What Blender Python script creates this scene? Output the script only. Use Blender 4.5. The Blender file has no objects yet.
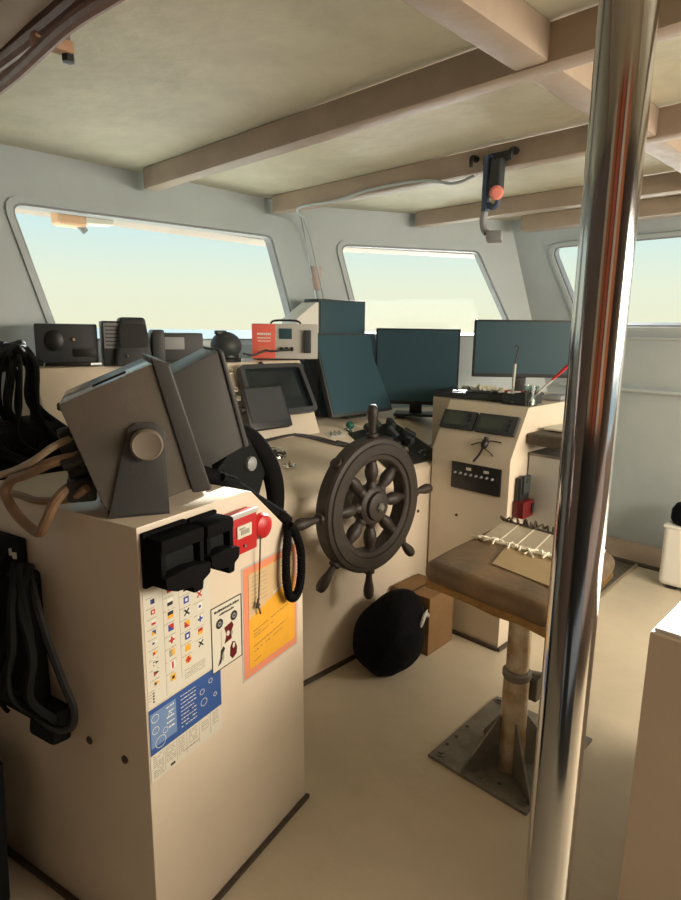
import bpy, bmesh, math, random
from mathutils import Matrix, Vector, Euler, geometry
PI = math.pi
R = math.radians
V = Vector
random.seed(7)
sc = bpy.context.scene
COL = sc.collection

# ------------------------------------------------------------------ camera
cam_d = bpy.data.cameras.new('camera')
cam = bpy.data.objects.new('camera', cam_d)
COL.objects.link(cam)
sc.camera = cam
AZ, PITCH, ROLL, FPX = R(44.5), R(11.1), R(0.76), 606.0
hd = V((math.cos(AZ), math.sin(AZ), 0))
r0 = V((math.sin(AZ), -math.cos(AZ), 0))
fw = hd * math.cos(PITCH) + V((0, 0, -math.sin(PITCH)))
u0 = V((0, 0, math.cos(PITCH))) + hd * math.sin(PITCH)
rt = r0 * math.cos(ROLL) + u0 * math.sin(ROLL)
up = u0 * math.cos(ROLL) - r0 * math.sin(ROLL)
cm = Matrix((rt, up, -fw)).transposed().to_4x4()
cm.translation = V((0, 0, 1.5))
cam.matrix_world = cm
cam_d.sensor_fit = 'VERTICAL'
cam_d.sensor_height = 36.0
cam_d.lens = 36.0 * FPX / 900.0
cam_d.clip_start = 0.05
cam_d.clip_end = 20000

# ------------------------------------------------------------------ light
sc.view_settings.view_transform = 'Standard'
sc.view_settings.look = 'None'
sc.view_settings.gamma = 1
sc.view_settings.exposure = 0.22
sc.view_settings.use_curve_mapping = False

w = bpy.data.worlds.new('sky')
sc.world = w
w.use_nodes = True
nt = w.node_tree
nt.nodes.clear()
wo = nt.nodes.new('ShaderNodeOutputWorld')
bg = nt.nodes.new('ShaderNodeBackground')
tc = nt.nodes.new('ShaderNodeTexCoord')
sx = nt.nodes.new('ShaderNodeSeparateXYZ')
rp = nt.nodes.new('ShaderNodeValToRGB')
rp.color_ramp.elements[0].position = 0.0
rp.color_ramp.elements[0].color = (0.88, 0.85, 0.62, 1)
e = rp.color_ramp.elements.new(0.07); e.color = (0.84, 0.87, 0.68, 1)
e = rp.color_ramp.elements.new(0.18); e.color = (0.60, 0.84, 0.88, 1)
rp.color_ramp.elements[-1].position = 0.7
rp.color_ramp.elements[-1].color = (0.38, 0.60, 0.82, 1)
nt.links.new(tc.outputs['Generated'], sx.inputs[0])
nt.links.new(sx.outputs['Z'], rp.inputs[0])
nt.links.new(rp.outputs[0], bg.inputs[0])
bg.inputs[1].default_value = 0.90
nt.links.new(bg.outputs[0], wo.inputs[0])

def lamp(name, kind, energy, color, loc=(0, 0, 0), direction=(0, 0, -1), size=None):
    d = bpy.data.lights.new(name, kind)
    d.energy = energy
    d.color = color
    o = bpy.data.objects.new(name, d)
    o.location = loc
    o.rotation_euler = V(direction).to_track_quat('-Z', 'Y').to_euler()
    if size:
        d.shape = 'RECTANGLE'
        d.size, d.size_y = size
    COL.objects.link(o)
    return o
sun = lamp('sun', 'SUN', 20.0, (1.0, 0.97, 0.92), direction=(-0.88, -0.47, -0.31))
sun.data.angle = R(0.6)
# daylight coming through the band of aft windows
lamp('aft_window_daylight', 'AREA', 112, (1.0, 0.86, 0.68), (2.45, -1.40, 1.62), (-0.25, 1, -1.4), (2.3, 0.85))

# ------------------------------------------------------------------ materials
MATS = {}
def mat(name, col, rough=0.5, metal=0.0, var=0.0, vscale=8.0, bump=0.0, bscale=60.0, col2=None, coat=0.0, spec=None, detail=4.0):
    if name in MATS:
        return MATS[name]
    m = bpy.data.materials.new(name)
    m.use_nodes = True
    t = m.node_tree
    b = t.nodes['Principled BSDF']
    b.inputs['Base Color'].default_value = (*col, 1)
    b.inputs['Roughness'].default_value = rough
    b.inputs['Metallic'].default_value = metal
    b.inputs['Coat Weight'].default_value = coat
    b.inputs['Coat Roughness'].default_value = 0.08
    if spec is not None:
        b.inputs['Specular IOR Level'].default_value = spec
    tcn = t.nodes.new('ShaderNodeTexCoord')
    if var or col2:
        n = t.nodes.new('ShaderNodeTexNoise')
        n.inputs['Scale'].default_value = vscale
        n.inputs['Detail'].default_value = detail
        n.inputs['Roughness'].default_value = 0.65
        t.links.new(tcn.outputs['Object'], n.inputs['Vector'])
        cr = t.nodes.new('ShaderNodeValToRGB')
        cr.color_ramp.elements[0].position = 0.35
        cr.color_ramp.elements[1].position = 0.68
        c2 = col2 if col2 else tuple(max(0, c * (1 - var)) for c in col)
        cr.color_ramp.elements[0].color = (*c2, 1)
        cr.color_ramp.elements[1].color = (*col, 1)
        t.links.new(n.outputs['Fac'], cr.inputs[0])
        t.links.new(cr.outputs[0], b.inputs['Base Color'])
    if bump:
        n2 = t.nodes.new('ShaderNodeTexNoise')
        n2.inputs['Scale'].default_value = bscale
        n2.inputs['Detail'].default_value = 5
        t.links.new(tcn.outputs['Object'], n2.inputs['Vector'])
        bp = t.nodes.new('ShaderNodeBump')
        bp.inputs['Strength'].default_value = bump
        bp.inputs['Distance'].default_value = 0.02
        t.links.new(n2.outputs['Fac'], bp.inputs['Height'])
        t.links.new(bp.outputs[0], b.inputs['Normal'])
    MATS[name] = m
    return m

M_wall = mat('wall_paint', (0.50, 0.57, 0.60), 0.45, var=0.08, vscale=3, bump=0.08, bscale=14)  # bluish tint is window flare put into the paint colour
M_ceil = mat('ceiling_paint', (0.66, 0.63, 0.49), 0.55, var=0.16, vscale=4, bump=0.35, bscale=9)
M_beam = mat('beam_paint', (0.45, 0.35, 0.27), 0.5, var=0.15, vscale=5, bump=0.12, bscale=20)
M_floor = mat('floor_paint', (0.62, 0.54, 0.41), 0.42, var=0.14, vscale=2.2, bump=0.1, bscale=30)
M_cream = mat('console_paint', (0.76, 0.66, 0.53), 0.38, var=0.06, vscale=4, bump=0.04, bscale=25, coat=0.25)
M_seal = mat('sealant', (0.09, 0.07, 0.05), 0.8, var=0.3, vscale=30)
M_taupe = mat('taupe_casing', (0.125, 0.112, 0.096), 0.32, coat=0.5, var=0.08, vscale=20, bump=0.05, bscale=200)
M_taupe2 = mat('dark_taupe_casing', (0.055, 0.056, 0.057), 0.45, bump=0.05, bscale=200)
M_knob = mat('knob_plastic', (0.20, 0.17, 0.135), 0.45)
M_black = mat('black_plastic', (0.012, 0.013, 0.014), 0.42)
M_blackm = mat('matt_black_plastic', (0.010, 0.011, 0.011), 0.75, spec=0.15, bump=0.12, bscale=40)
M_dull = mat('dull_black_plastic', (0.011, 0.011, 0.012), 0.9, spec=0.0)
M_rubber = mat('black_rubber', (0.012, 0.012, 0.013), 0.5)
M_charc = mat('charcoal_plastic', (0.035, 0.04, 0.045), 0.5)
M_screen = mat('screen_glass', (0.012, 0.020, 0.026), 0.12, spec=0.6)
M_screenm = mat('matt_screen', (0.035, 0.08, 0.105), 0.4, spec=0.25)  # bluish base colour carries the flare veil over the screens
M_greyp = mat('grey_plastic', (0.30, 0.31, 0.32), 0.45, var=0.1)
M_lgrey = mat('light_grey_enamel', (0.55, 0.55, 0.52), 0.45, var=0.06)
M_white = mat('white_plastic', (0.80, 0.80, 0.76), 0.4)
M_paper = mat('white_paper', (0.70, 0.67, 0.57), 0.75)
M_red = mat('red_plastic', (0.52, 0.015, 0.020), 0.35)
M_dred = mat('dark_red_plastic', (0.12, 0.005, 0.007), 0.4)
M_orange = mat('coral_orange_enamel', (0.85, 0.16, 0.12), 0.45)
M_steel = mat('stainless_steel', (0.50, 0.50, 0.50), 0.12, 1.0)
M_chrome = mat('chrome', (0.75, 0.75, 0.73), 0.15, 1.0)
M_gsteel = mat('galvanised_steel', (0.26, 0.25, 0.225), 0.5, 0.55, var=0.35, vscale=14, bump=0.1, bscale=60)
M_post = mat('worn_silver_paint', (0.74, 0.71, 0.63), 0.34, 0.75, col2=(0.40, 0.27, 0.14), vscale=9, bump=0.15, bscale=50)
M_wood = mat('dark_wheel_wood', (0.033, 0.023, 0.018), 0.52, col2=(0.022, 0.015, 0.012), vscale=14, bump=0.1, bscale=70)
M_vinyl = mat('brown_vinyl', (0.25, 0.155, 0.075), 0.40, col2=(0.12, 0.08, 0.045), vscale=6, bump=0.3, bscale=12)
M_foam = mat('yellow_brown_foam', (0.42, 0.25, 0.09), 0.9, var=0.3, vscale=25, bump=0.4, bscale=60)
M_tape = mat('silver_tape', (0.52, 0.44, 0.32), 0.42, 0.1, var=0.15, vscale=12, bump=0.1)
M_tapeln = mat('pale_tape_edge', (0.80, 0.74, 0.60), 0.6)
M_card = mat('cardboard', (0.24, 0.135, 0.055), 0.8, var=0.12, vscale=10)
M_cardd = mat('dark_print', (0.06, 0.035, 0.02), 0.8)
M_bag = mat('black_bag_fabric', (0.006, 0.006, 0.008), 0.85, spec=0.1, bump=0.5, bscale=16)
M_hose = mat('brown_hose', (0.29, 0.175, 0.095), 0.45, var=0.3, vscale=25)
M_hose2 = mat('red_brown_hose', (0.27, 0.15, 0.11), 0.5, var=0.3, vscale=20)
M_beige = mat('beige_cable', (0.42, 0.33, 0.22), 0.5)
M_mat = mat('dark_mat', (0.11, 0.09, 0.065), 0.9, var=0.3, vscale=40, bump=0.3, bscale=150)
M_matrim = mat('mat_edge', (0.30, 0.25, 0.17), 0.8)
M_green = mat('green_plastic', (0.01, 0.12, 0.09), 0.35)
M_display = mat('lcd_glass', (0.045, 0.06, 0.045), 0.25)
M_yellow = mat('orange_yellow_paper', (0.86, 0.43, 0.03), 0.6, var=0.08, vscale=20)
M_pink = mat('salmon_border', (0.78, 0.28, 0.16), 0.6)
M_tanp = mat('tan_paper', (0.66, 0.47, 0.26), 0.6)
M_blue = mat('chart_blue', (0.035, 0.105, 0.36), 0.55, var=0.15, vscale=12)
M_lblue = mat('chart_light_blue', (0.17, 0.28, 0.52), 0.6)
M_ink = mat('black_ink', (0.02, 0.02, 0.02), 0.7)
M_gink = mat('grey_ink', (0.36, 0.34, 0.28), 0.7)
M_fred = mat('flag_red', (0.55, 0.02, 0.02), 0.6)
M_fblue = mat('flag_blue', (0.03, 0.06, 0.35), 0.6)
M_fyel = mat('flag_yellow', (0.85, 0.45, 0.02), 0.6)
M_fwht = mat('flag_white', (0.85, 0.84, 0.78), 0.6)
M_fpole = mat('device_blue_grey', (0.06, 0.09, 0.16), 0.45)
M_beacon = mat('pink_lens', (0.85, 0.28, 0.22), 0.3)
M_rpanel = mat('orange_varnished_wood', (0.62, 0.20, 0.07), 0.35, col2=(0.45, 0.12, 0.04), vscale=5)  # orange of the added panels reflected in the steel pole
M_rpanel2 = mat('red_orange_varnish', (0.62, 0.13, 0.07), 0.35, var=0.2, vscale=5)  # second tone of the added panels, for streaks in the pole
M_dark = mat('dark_wainscot', (0.020, 0.021, 0.023), 0.6, var=0.3, vscale=6)  # added panels that darken the reflection low on the pole
M_brown = mat('brown_panelling', (0.15, 0.105, 0.085), 0.55, var=0.2, vscale=4)
M_deck = mat('white_deck_paint', (0.84, 0.80, 0.67), 0.6)
M_sea = mat('sea_water', (0.16, 0.23, 0.25), 0.5, bump=0.15, bscale=0.6)
M_peach = mat('peach_plastic', (0.88, 0.52, 0.30), 0.5)

def glass_mat(name, tint=(0.97, 0.99, 0.99), refl=0.003):
    m = bpy.data.materials.new(name)
    m.use_nodes = True
    t = m.node_tree
    t.nodes.clear()
    o = t.nodes.new('ShaderNodeOutputMaterial')
    mx = t.nodes.new('ShaderNodeMixShader')
    tr = t.nodes.new('ShaderNodeBsdfTransparent')
    gl = t.nodes.new('ShaderNodeBsdfGlossy')
    gl.inputs['Roughness'].default_value = 0.03
    tr.inputs[0].default_value = (*tint, 1)
    mx.inputs[0].default_value = refl
    t.links.new(tr.outputs[0], mx.inputs[1])
    t.links.new(gl.outputs[0], mx.inputs[2])
    t.links.new(mx.outputs[0], o.inputs[0])
    return m
M_glass = glass_mat('window_glass')
M_cup = glass_mat('clear_cup_glass', (0.75, 0.82, 0.80), 0.16)

# ------------------------------------------------------------------ mesh builder
def axis_mat(p, d):
    d = V(d).normalized()
    m = d.to_track_quat('Z', 'Y').to_matrix().to_4x4()
    m.translation = V(p)
    return m

def smooth_pts(pts, n=6, closed=False):
    pts = [V(p) for p in pts]
    out = []
    N = len(pts)
    rng = N if closed else N - 1
    for i in range(rng):
        if closed:
            a, b, c, d = pts[(i - 1) % N], pts[i], pts[(i + 1) % N], pts[(i + 2) % N]
        else:
            a, b, c, d = pts[max(i - 1, 0)], pts[i], pts[i + 1], pts[min(i + 2, N - 1)]
        for k in range(n):
            t = k / n
            out.append(0.5 * ((2 * b) + (c - a) * t + (2 * a - 5 * b + 4 * c - d) * t * t + (3 * b - a - 3 * c + d) * t ** 3))
    if not closed:
        out.append(pts[-1])
    return out

class MB:
    def __init__(self):
        self.bm = bmesh.new()
    def _take(self, t, mi, M=None):
        if M is not None:
            bmesh.ops.transform(t, matrix=M, verts=t.verts)
        for f in t.faces:
            f.material_index = mi
        me = bpy.data.meshes.new('tmp')
        t.to_mesh(me)
        t.free()
        self.bm.from_mesh(me)
        bpy.data.meshes.remove(me)
        return self
    def box(self, c, s, rot=None, bev=0.0, seg=2, mi=0, M=None):
        t = bmesh.new()
        bmesh.ops.create_cube(t, size=1.0)
        bmesh.ops.scale(t, vec=V(s), verts=t.verts)
        if bev:
            bmesh.ops.bevel(t, geom=t.edges[:], offset=bev, segments=seg, affect='EDGES', profile=0.6)
        m = Matrix.Translation(V(c))
        if rot:
            m = m @ Euler(rot).to_matrix().to_4x4()
        if M is not None:
            m = M @ m
        return self._take(t, mi, m)
    def lathe(self, prof, M=None, seg=24, mi=0, caps=True):
        t = bmesh.new()
        rings = []
        for r, h in prof:
            if r < 1e-6:
                rings.append([t.verts.new((0, 0, h))])
            else:
                rings.append([t.verts.new((r * math.cos(2 * PI * k / seg), r * math.sin(2 * PI * k / seg), h)) for k in range(seg)])
        for a, b in zip(rings, rings[1:]):
            for k in range(seg):
                k2 = (k + 1) % seg
                if len(a) == 1 and len(b) == 1:
                    continue
                if len(a) == 1:
                    t.faces.new((a[0], b[k2], b[k]))
                elif len(b) == 1:
                    t.faces.new((a[k], a[k2], b[0]))
                else:
                    t.faces.new((a[k], a[k2], b[k2], b[k]))
        if caps:
            if len(rings[0]) > 1:
                t.faces.new(list(reversed(rings[0])))
            if len(rings[-1]) > 1:
                t.faces.new(rings[-1])
        bmesh.ops.recalc_face_normals(t, faces=t.faces[:])
        return self._take(t, mi, M)
    def ring(self, prof, M=None, seg=48, mi=0):
        """closed profile (r,h) revolved about z"""
        t = bmesh.new()
        n = len(prof)
        rings = [[t.verts.new((r * math.cos(2 * PI * k / seg), r * math.sin(2 * PI * k / seg), h)) for r, h in prof] for k in range(seg)]
        for k in range(seg):
            a, b = rings[k], rings[(k + 1) % seg]
            for i in range(n):
                j = (i + 1) % n
                t.faces.new((a[i], b[i], b[j], a[j]))
        bmesh.ops.recalc_face_normals(t, faces=t.faces[:])
        return self._take(t, mi, M)
    def cyl(self, p0, p1, r, r1=None, seg=20, mi=0, bev=0.0):
        p0, p1 = V(p0), V(p1)
        L = (p1 - p0).length
        r1 = r if r1 is None else r1
        if bev:
            prof = [(r - bev, 0), (r, bev), (r1, L - bev), (r1 - bev, L)]
        else:
            prof = [(r, 0), (r1, L)]
        return self.lathe(prof, axis_mat(p0, p1 - p0), seg, mi)
    def tube(self, pts, r, seg=8, closed=False, mi=0, smooth=6):
        P = smooth_pts(pts, smooth, closed) if smooth else [V(p) for p in pts]
        t = bmesh.new()
        n = len(P)
        rings = []
        prev = None
        for i in range(n):
            if closed:
                d = P[(i + 1) % n] - P[(i - 1) % n]
            else:
                d = P[min(i + 1, n - 1)] - P[max(i - 1, 0)]
            if d.length < 1e-9:
                d = V((0, 0, 1))
            d.normalize()
            if prev is None:
                a = V((0, 0, 1)) if abs(d.z) < 0.9 else V((1, 0, 0))
                x = (a - d * a.dot(d)).normalized()
            else:
                x = prev - d * prev.dot(d)
                x = x.normalized() if x.length > 1e-6 else d.orthogonal().normalized()
            prev = x
            y = d.cross(x)
            rr = r(i / max(1, n - 1)) if callable(r) else r
            rings.append([t.verts.new(P[i] + (x * math.cos(2 * PI * k / seg) + y * math.sin(2 * PI * k / seg)) * rr) for k in range(seg)])
        for i in range(n if closed else n - 1):
            a, b = rings[i], rings[(i + 1) % n]
            for k in range(seg):
                k2 = (k + 1) % seg
                t.faces.new((a[k], a[k2], b[k2], b[k]))
        if not closed:
            t.faces.new(list(reversed(rings[0])))
            t.faces.new(rings[-1])
        bmesh.ops.recalc_face_normals(t, faces=t.faces[:])
        return self._take(t, mi)
    def ell(self, c, rad, rot=None, mi=0, seg=20, rings=12, M=None):
        t = bmesh.new()
        bmesh.ops.create_uvsphere(t, u_segments=seg, v_segments=rings, radius=1.0)
        bmesh.ops.scale(t, vec=V(rad), verts=t.verts)
        m = Matrix.Translation(V(c))
        if rot:
            m = m @ Euler(rot).to_matrix().to_4x4()
        if M is not None:
            m = M @ m
        return self._take(t, mi, m)
    def prism(self, poly, o, ex, ey, depth, bev=0.0, mi=0, seg=2):
        """2-D polygon in the (ex, ey) plane at o, extruded along ex x ey by depth"""
        o, ex, ey = V(o), V(ex), V(ey)
        n = ex.cross(ey).normalized()
        t = bmesh.new()
        a = [t.verts.new(o + ex * p[0] + ey * p[1]) for p in poly]
        b = [t.verts.new(o + ex * p[0] + ey * p[1] + n * depth) for p in poly]
        t.faces.new(list(reversed(a)))
        t.faces.new(b)
        N = len(poly)
        for i in range(N):
            j = (i + 1) % N
            t.faces.new((a[i], a[j], b[j], b[i]))
        bmesh.ops.recalc_face_normals(t, faces=t.faces[:])
        if bev:
            bmesh.ops.bevel(t, geom=t.edges[:], offset=bev, segments=seg, affect='EDGES', profile=0.6)
        return self._take(t, mi)
    def hexa(self, pts, bev=0.0, mi=0, seg=2):
        """8 points: bottom loop 4, top loop 4"""
        t = bmesh.new()
        v = [t.verts.new(V(p)) for p in pts]
        for f in ((3, 2, 1, 0), (4, 5, 6, 7), (0, 1, 5, 4), (1, 2, 6, 5), (2, 3, 7, 6), (3, 0, 4, 7)):
            t.faces.new([v[i] for i in f])
        bmesh.ops.recalc_face_normals(t, faces=t.faces[:])
        if bev:
            bmesh.ops.bevel(t, geom=t.edges[:], offset=bev, segments=seg, affect='EDGES', profile=0.6)
        return self._take(t, mi)
    def mesh(self, verts, faces, mi=0, bev=0.0, recalc=True):
        t = bmesh.new()
        v = [t.verts.new(V(p)) for p in verts]
        for f in faces:
            t.faces.new([v[i] for i in f])
        if recalc:
            bmesh.ops.recalc_face_normals(t, faces=t.faces[:])
        if bev:
            bmesh.ops.bevel(t, geom=t.edges[:], offset=bev, segments=2, affect='EDGES', profile=0.6)
        return self._take(t, mi)
    def ringwall(self, outer, holes, o, ex, ey, depth, mi=0):
        """slab with holes: polygons in the (ex,ey) plane, thickness along ex x ey"""
        o, ex, ey = V(o), V(ex), V(ey)
        n = ex.cross(ey).normalized()
        loops = [outer] + list(holes)
        flat = [p for L in loops for p in L]
        tri = geometry.tessellate_polygon([[V((p[0], p[1], 0)) for p in L] for L in loops])
        t = bmesh.new()
        a = [t.verts.new(o + ex * p[0] + ey * p[1]) for p in flat]
        b = [t.verts.new(o + ex * p[0] + ey * p[1] + n * depth) for p in flat]
        for f in tri:
            try:
                t.faces.new([a[i] for i in f]); t.faces.new([b[i] for i in reversed(f)])
            except ValueError:
                pass
        k = 0
        for L in loops:
            m = len(L)
            for i in range(m):
                j = (i + 1) % m
                t.faces.new((a[k + i], a[k + j], b[k + j], b[k + i]))
            k += m
        bmesh.ops.recalc_face_normals(t, faces=t.faces[:])
        return self._take(t, mi)
    def build(self, name, m, parent=None, local=False, loc=None, rotz=0.0, angle=35):
        """parent: an Empty; geometry is in world coordinates unless local"""
        ms = m if isinstance(m, (list, tuple)) else [m]
        me = bpy.data.meshes.new(name)
        o = bpy.data.objects.new(name, me)
        COL.objects.link(o)
        if parent is not None:
            if not local:
                bmesh.ops.transform(self.bm, matrix=WM[parent.name].inverted(), verts=self.bm.verts)
            o.parent = parent
            WM[o.name] = WM[parent.name].copy()
        else:
            if loc is None:
                xs = [v.co for v in self.bm.verts]
                loc = V(((min(p.x for p in xs) + max(p.x for p in xs)) / 2, (min(p.y for p in xs) + max(p.y for p in xs)) / 2, min(p.z for p in xs)))
            T = Matrix.Translation(V(loc)) @ Matrix.Rotation(rotz, 4, 'Z')
            if not local:
                bmesh.ops.transform(self.bm, matrix=T.inverted(), verts=self.bm.verts)
            o.location = V(loc)
            o.rotation_euler = (0, 0, rotz)
            WM[o.name] = T
        self.bm.to_mesh(me)
        self.bm.free()
        for x in ms:
            me.materials.append(x)
        me.polygons.foreach_set('use_smooth', [True] * len(me.polygons))
        me.set_sharp_from_angle(angle=R(angle))
        return o
WM = {}

def tag(o, label, cat, group=None, kind=None):
    o['label'] = label
    o['category'] = cat
    if group:
        o['group'] = group
    if kind:
        o['kind'] = kind
    return o
def thing(name, label, cat, loc=(0, 0, 0), rotz=0.0, group=None):
    o = bpy.data.objects.new(name, None)
    o.empty_display_size = 0.05
    COL.objects.link(o)
    o.location = V(loc)
    o.rotation_euler = (0, 0, rotz)
    WM[o.name] = Matrix.Translation(V(loc)) @ Matrix.Rotation(rotz, 4, 'Z')
    return tag(o, label, cat, group)
def struct(o):
    o['kind'] = 'structure'
    return o

def rrect(pts, r, n=5):
    """round the corners of a 2-D polygon"""
    out = []
    N = len(pts)
    for i in range(N):
        a, b, c = V(pts[i - 1]).to_2d(), V(pts[i]).to_2d(), V(pts[(i + 1) % N]).to_2d()
        d1, d2 = (a - b).normalized(), (c - b).normalized()
        ang = d1.angle(d2)
        d = min(r / math.tan(ang / 2), (a - b).length * 0.45, (c - b).length * 0.45)
        p, q = b + d1 * d, b + d2 * d
        for k in range(n + 1):
            t = k / n
            x = p * (1 - t) ** 2 + b * 2 * t * (1 - t) + q * t * t
            out.append((x.x, x.y))
    return out
def inset(pts, d):
    """offset a convex-ish polygon towards its centre (d > 0) or away"""
    N = len(pts)
    ar = sum(pts[i][0] * pts[(i + 1) % N][1] - pts[(i + 1) % N][0] * pts[i][1] for i in range(N))
    sg = 1 if ar > 0 else -1
    out = []
    for i in range(N):
        a, b, c = V(pts[i - 1]).to_2d(), V(pts[i]).to_2d(), V(pts[(i + 1) % N]).to_2d()
        n1 = V((-(b - a).y, (b - a).x)).normalized() * sg
        n2 = V((-(c - b).y, (c - b).x)).normalized() * sg
        nn = n1 + n2
        k = d * 2 / max(0.3, nn.length_squared)
        q = b + nn * k
        out.append((q.x, q.y))
    return out

# ================================================================== STRUCTURE
ZC = 2.2
# floor, ceiling
floor = struct(MB().prism([(-1.3, -1.7), (4.45, -1.7), (4.45, 1.85), (2.95, 2.66), (-1.3, 2.66)], (0, 0, -0.08), (1, 0, 0), (0, 1, 0), 0.08).build('floor', M_floor))
ceil_ = struct(MB().prism([(-1.3, -1.7), (3.75, -1.7), (3.75, 2.05), (2.46, 2.85), (-1.3, 2.85)], (0, 0, ZC), (1, 0, 0), (0, 1, 0), 0.06).build('ceiling', M_ceil))

def wall(name, o, ex, ey, outer, holes=(), m=None):
    return struct(MB().ringwall(outer, holes, o, ex, ey, 0.06).build(name, m or M_wall))
def window(name, o, ex, ey, hole, r=0.05):
    o, ex, ey = V(o), V(ex), V(ey)
    n = ex.cross(ey).normalized()
    ro = rrect(hole, r)
    e = bpy.data.objects.new(name, None)
    COL.objects.link(e)
    c = sum((V(p).to_2d() for p in hole), V((0, 0))) / len(hole)
    e.location = o + ex * c.x + ey * c.y
    WM[e.name] = Matrix.Translation(e.location)
    e['kind'] = 'structure'
    # rubber gasket rim standing proud of the wall, a painted flange, and the pane
    MB().ringwall(rrect(inset(hole, -0.020), r + 0.02), [rrect(inset(hole, 0.004), r)], o - n * 0.012, ex, ey, 0.012).build('window_flange', M_wall, e)
    MB().ringwall(rrect(inset(hole, 0.001), r), [rrect(inset(hole, 0.014), r - 0.012)], o - n * 0.002, ex, ey, 0.05).build('window_gasket', M_greyp, e)
    MB().prism(rrect(inset(hole, 0.012), r - 0.012), o + n * 0.03, ex, ey, 0.004).build('pane', M_glass, e)
    return e

# front wall (ahead of the wheel): slight rake, inner face y = 2.74 at the ceiling
KF = 0.10
def yf(z): return 2.74 - KF * (2.2 - z)
ey_f = V((0, KF, 1)).normalized()
sF = 1 / ey_f.z                    # wall height per z
oF = V((0, yf(0), 0))
hF = [(1.01, 1.44 * sF), (2.36, 1.44 * sF), (2.206, 2.012 * sF), (0.87, 1.99 * sF)]
# n = ex x ey must point outwards (+y): ex = -x
def flipx(p): return [(-x, y) for x, y in p]
hF2 = flipx(hF)
hP = flipx([(-0.75, 1.44 * sF), (0.42, 1.44 * sF), (0.42, 1.99 * sF), (-0.65, 1.99 * sF)])
wall('wall_front', oF, (-1, 0, 0), ey_f, flipx([(-1.26, 0), (2.81, 0), (2.42, 2.2 * sF), (-1.26, 2.2 * sF)]), [rrect(hF2, 0.05), rrect(hP, 0.05)])
window('window_1', oF, (-1, 0, 0), ey_f, hF2)
window('window_4', oF, (-1, 0, 0), ey_f, hP)
# canted corner wall, vertical
dC = V((0.879, -0.477, 0))
oC = V((2.44, 2.74, 0))
def sC(x): return (x - 2.44) / 0.879
hC = [(sC(2.775), 1.47), (sC(3.73), 1.47), (sC(3.446), 2.012), (sC(2.636), 2.007)]
outC = [(sC(2.83), 0), (sC(4.30), 0), (sC(3.64), 2.2), (sC(2.43), 2.2)]
wall('wall_corner', oC, -dC, (0, 0, 1), flipx(outC), [rrect(flipx(hC), 0.05)])
window('window_2', oC, -dC, (0, 0, 1), flipx(hC))
# starboard wall leaning inwards towards the roof
ey_s = V((-0.30, 0, 1)).normalized()
sS = 1 / ey_s.z
oS = V((4.30, 0, 0))
# inner normal: n = ex x ey outward (+x): ex = +y -> (0,1,0)x(-.3,0,1) = (1,0,.3)  outward
hS = [(-0.35, 1.545 * sS), (1.66, 1.545 * sS), (1.84, 2.03 * sS), (-0.35, 2.03 * sS)]
wall('wall_right', oS, (0, 1, 0), ey_s, [(-1.66, 0), (1.73, 0), (2.09, 2.2 * sS), (-1.66, 2.2 * sS)], [rrect(hS, 0.06)])
window('window_3', oS, (0, 1, 0), ey_s, hS, 0.06)
# port wall and aft wall with a doorway and a window (behind the camera)
wall('wall_left', (-1.2, 0, 0), (0, -1, 0), (0, 0, 1), [(-2.74, 0), (1.66, 0), (1.66, 2.2), (-2.74, 2.2)], m=M_brown)
hA = [(1.2, 1.05), (3.65, 1.05), (3.65, 1.95), (1.2, 1.95)]
wall('wall_aft', (0, -1.6, 0), (1, 0, 0), (0, 0, 1), [(-1.26, 0), (4.30, 0), (3.64, 2.2), (-1.26, 2.2)], [rrect(hA, 0.06)], m=M_brown)
# added unseen panels behind the viewer, for pole reflections and to block port light
pd = V((0.713, -0.701, 0))
po = V((-0.42, -0.42, 0))
struct(MB().prism([(-0.75, 0), (0.80, 0), (0.80, 1.22), (-0.75, 1.22)], po, pd, (0, 0, 1), 0.05).build('wall_partition', M_dark))
for k_, (a0_, a1_, m_) in enumerate(((-0.75, -0.42, M_cream), (-0.42, -0.14, M_rpanel), (-0.14, -0.06, M_dark), (-0.06, 0.20, M_rpanel2), (0.20, 0.30, M_dark), (0.30, 0.50, M_cream), (0.50, 0.80, M_rpanel))):
    struct(MB().prism([(a0_, 1.22), (a1_, 1.22), (a1_, 2.2), (a0_, 2.2)], po, pd, (0, 0, 1), 0.05).build('wall_partition_%d' % (k_ + 1), m_))

# ceiling beams
def beam(name, x, y0, y1, wdt=0.07, h=0.09):
    b = MB()
    b.box((x, (y0 + y1) / 2, ZC - h / 2), (wdt, y1 - y0, h), bev=0.012)
    return struct(b.build(name, M_beam))
beam('trim_1', 1.46, -1.59, 2.66)
beam('trim_2', 2.195, -1.59, 2.66)
beam('trim_3', 3.04, -1.59, 2.36, 0.07, 0.085)
beam('trim_4', 0.50, -1.59, 2.66)
struct(MB().box((1.2, 0.792, ZC - 0.042), (4.85, 0.088, 0.084), bev=0.010).build('trim_5', M_beam))
struct(MB().box((3.56, 0.2, ZC - 0.045), (0.10, 3.5, 0.09), bev=0.012).build('trim_6', M_beam))
# low kerb at the foot of the starboard wall and a conduit above it
bk = MB(); bk.prism([(4.12, 0), (4.295, 0), (4.268, 0.10), (4.20, 0.10)], (0, 1.78, 0), (1, 0, 0), (0, 0, 1), 3.3)
struct(bk.build('baseboard_right', M_beam))
struct(MB().prism([(4.085, 0.0), (4.125, 0.0), (4.125, 0.014), (4.085, 0.014)], (0, 1.78, 0), (1, 0, 0), (0, 0, 1), 3.3).build('trim_7', M_seal))
# window-height ledge line on the starboard wall
struct(MB().prism([(3.86, 1.475), (3.835, 1.475), (3.832, 1.487), (3.856, 1.487)], (0, 1.72, 0), (1, 0, 0), (0, 0, 1), 3.2).build('trim_8', M_wall))

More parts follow.
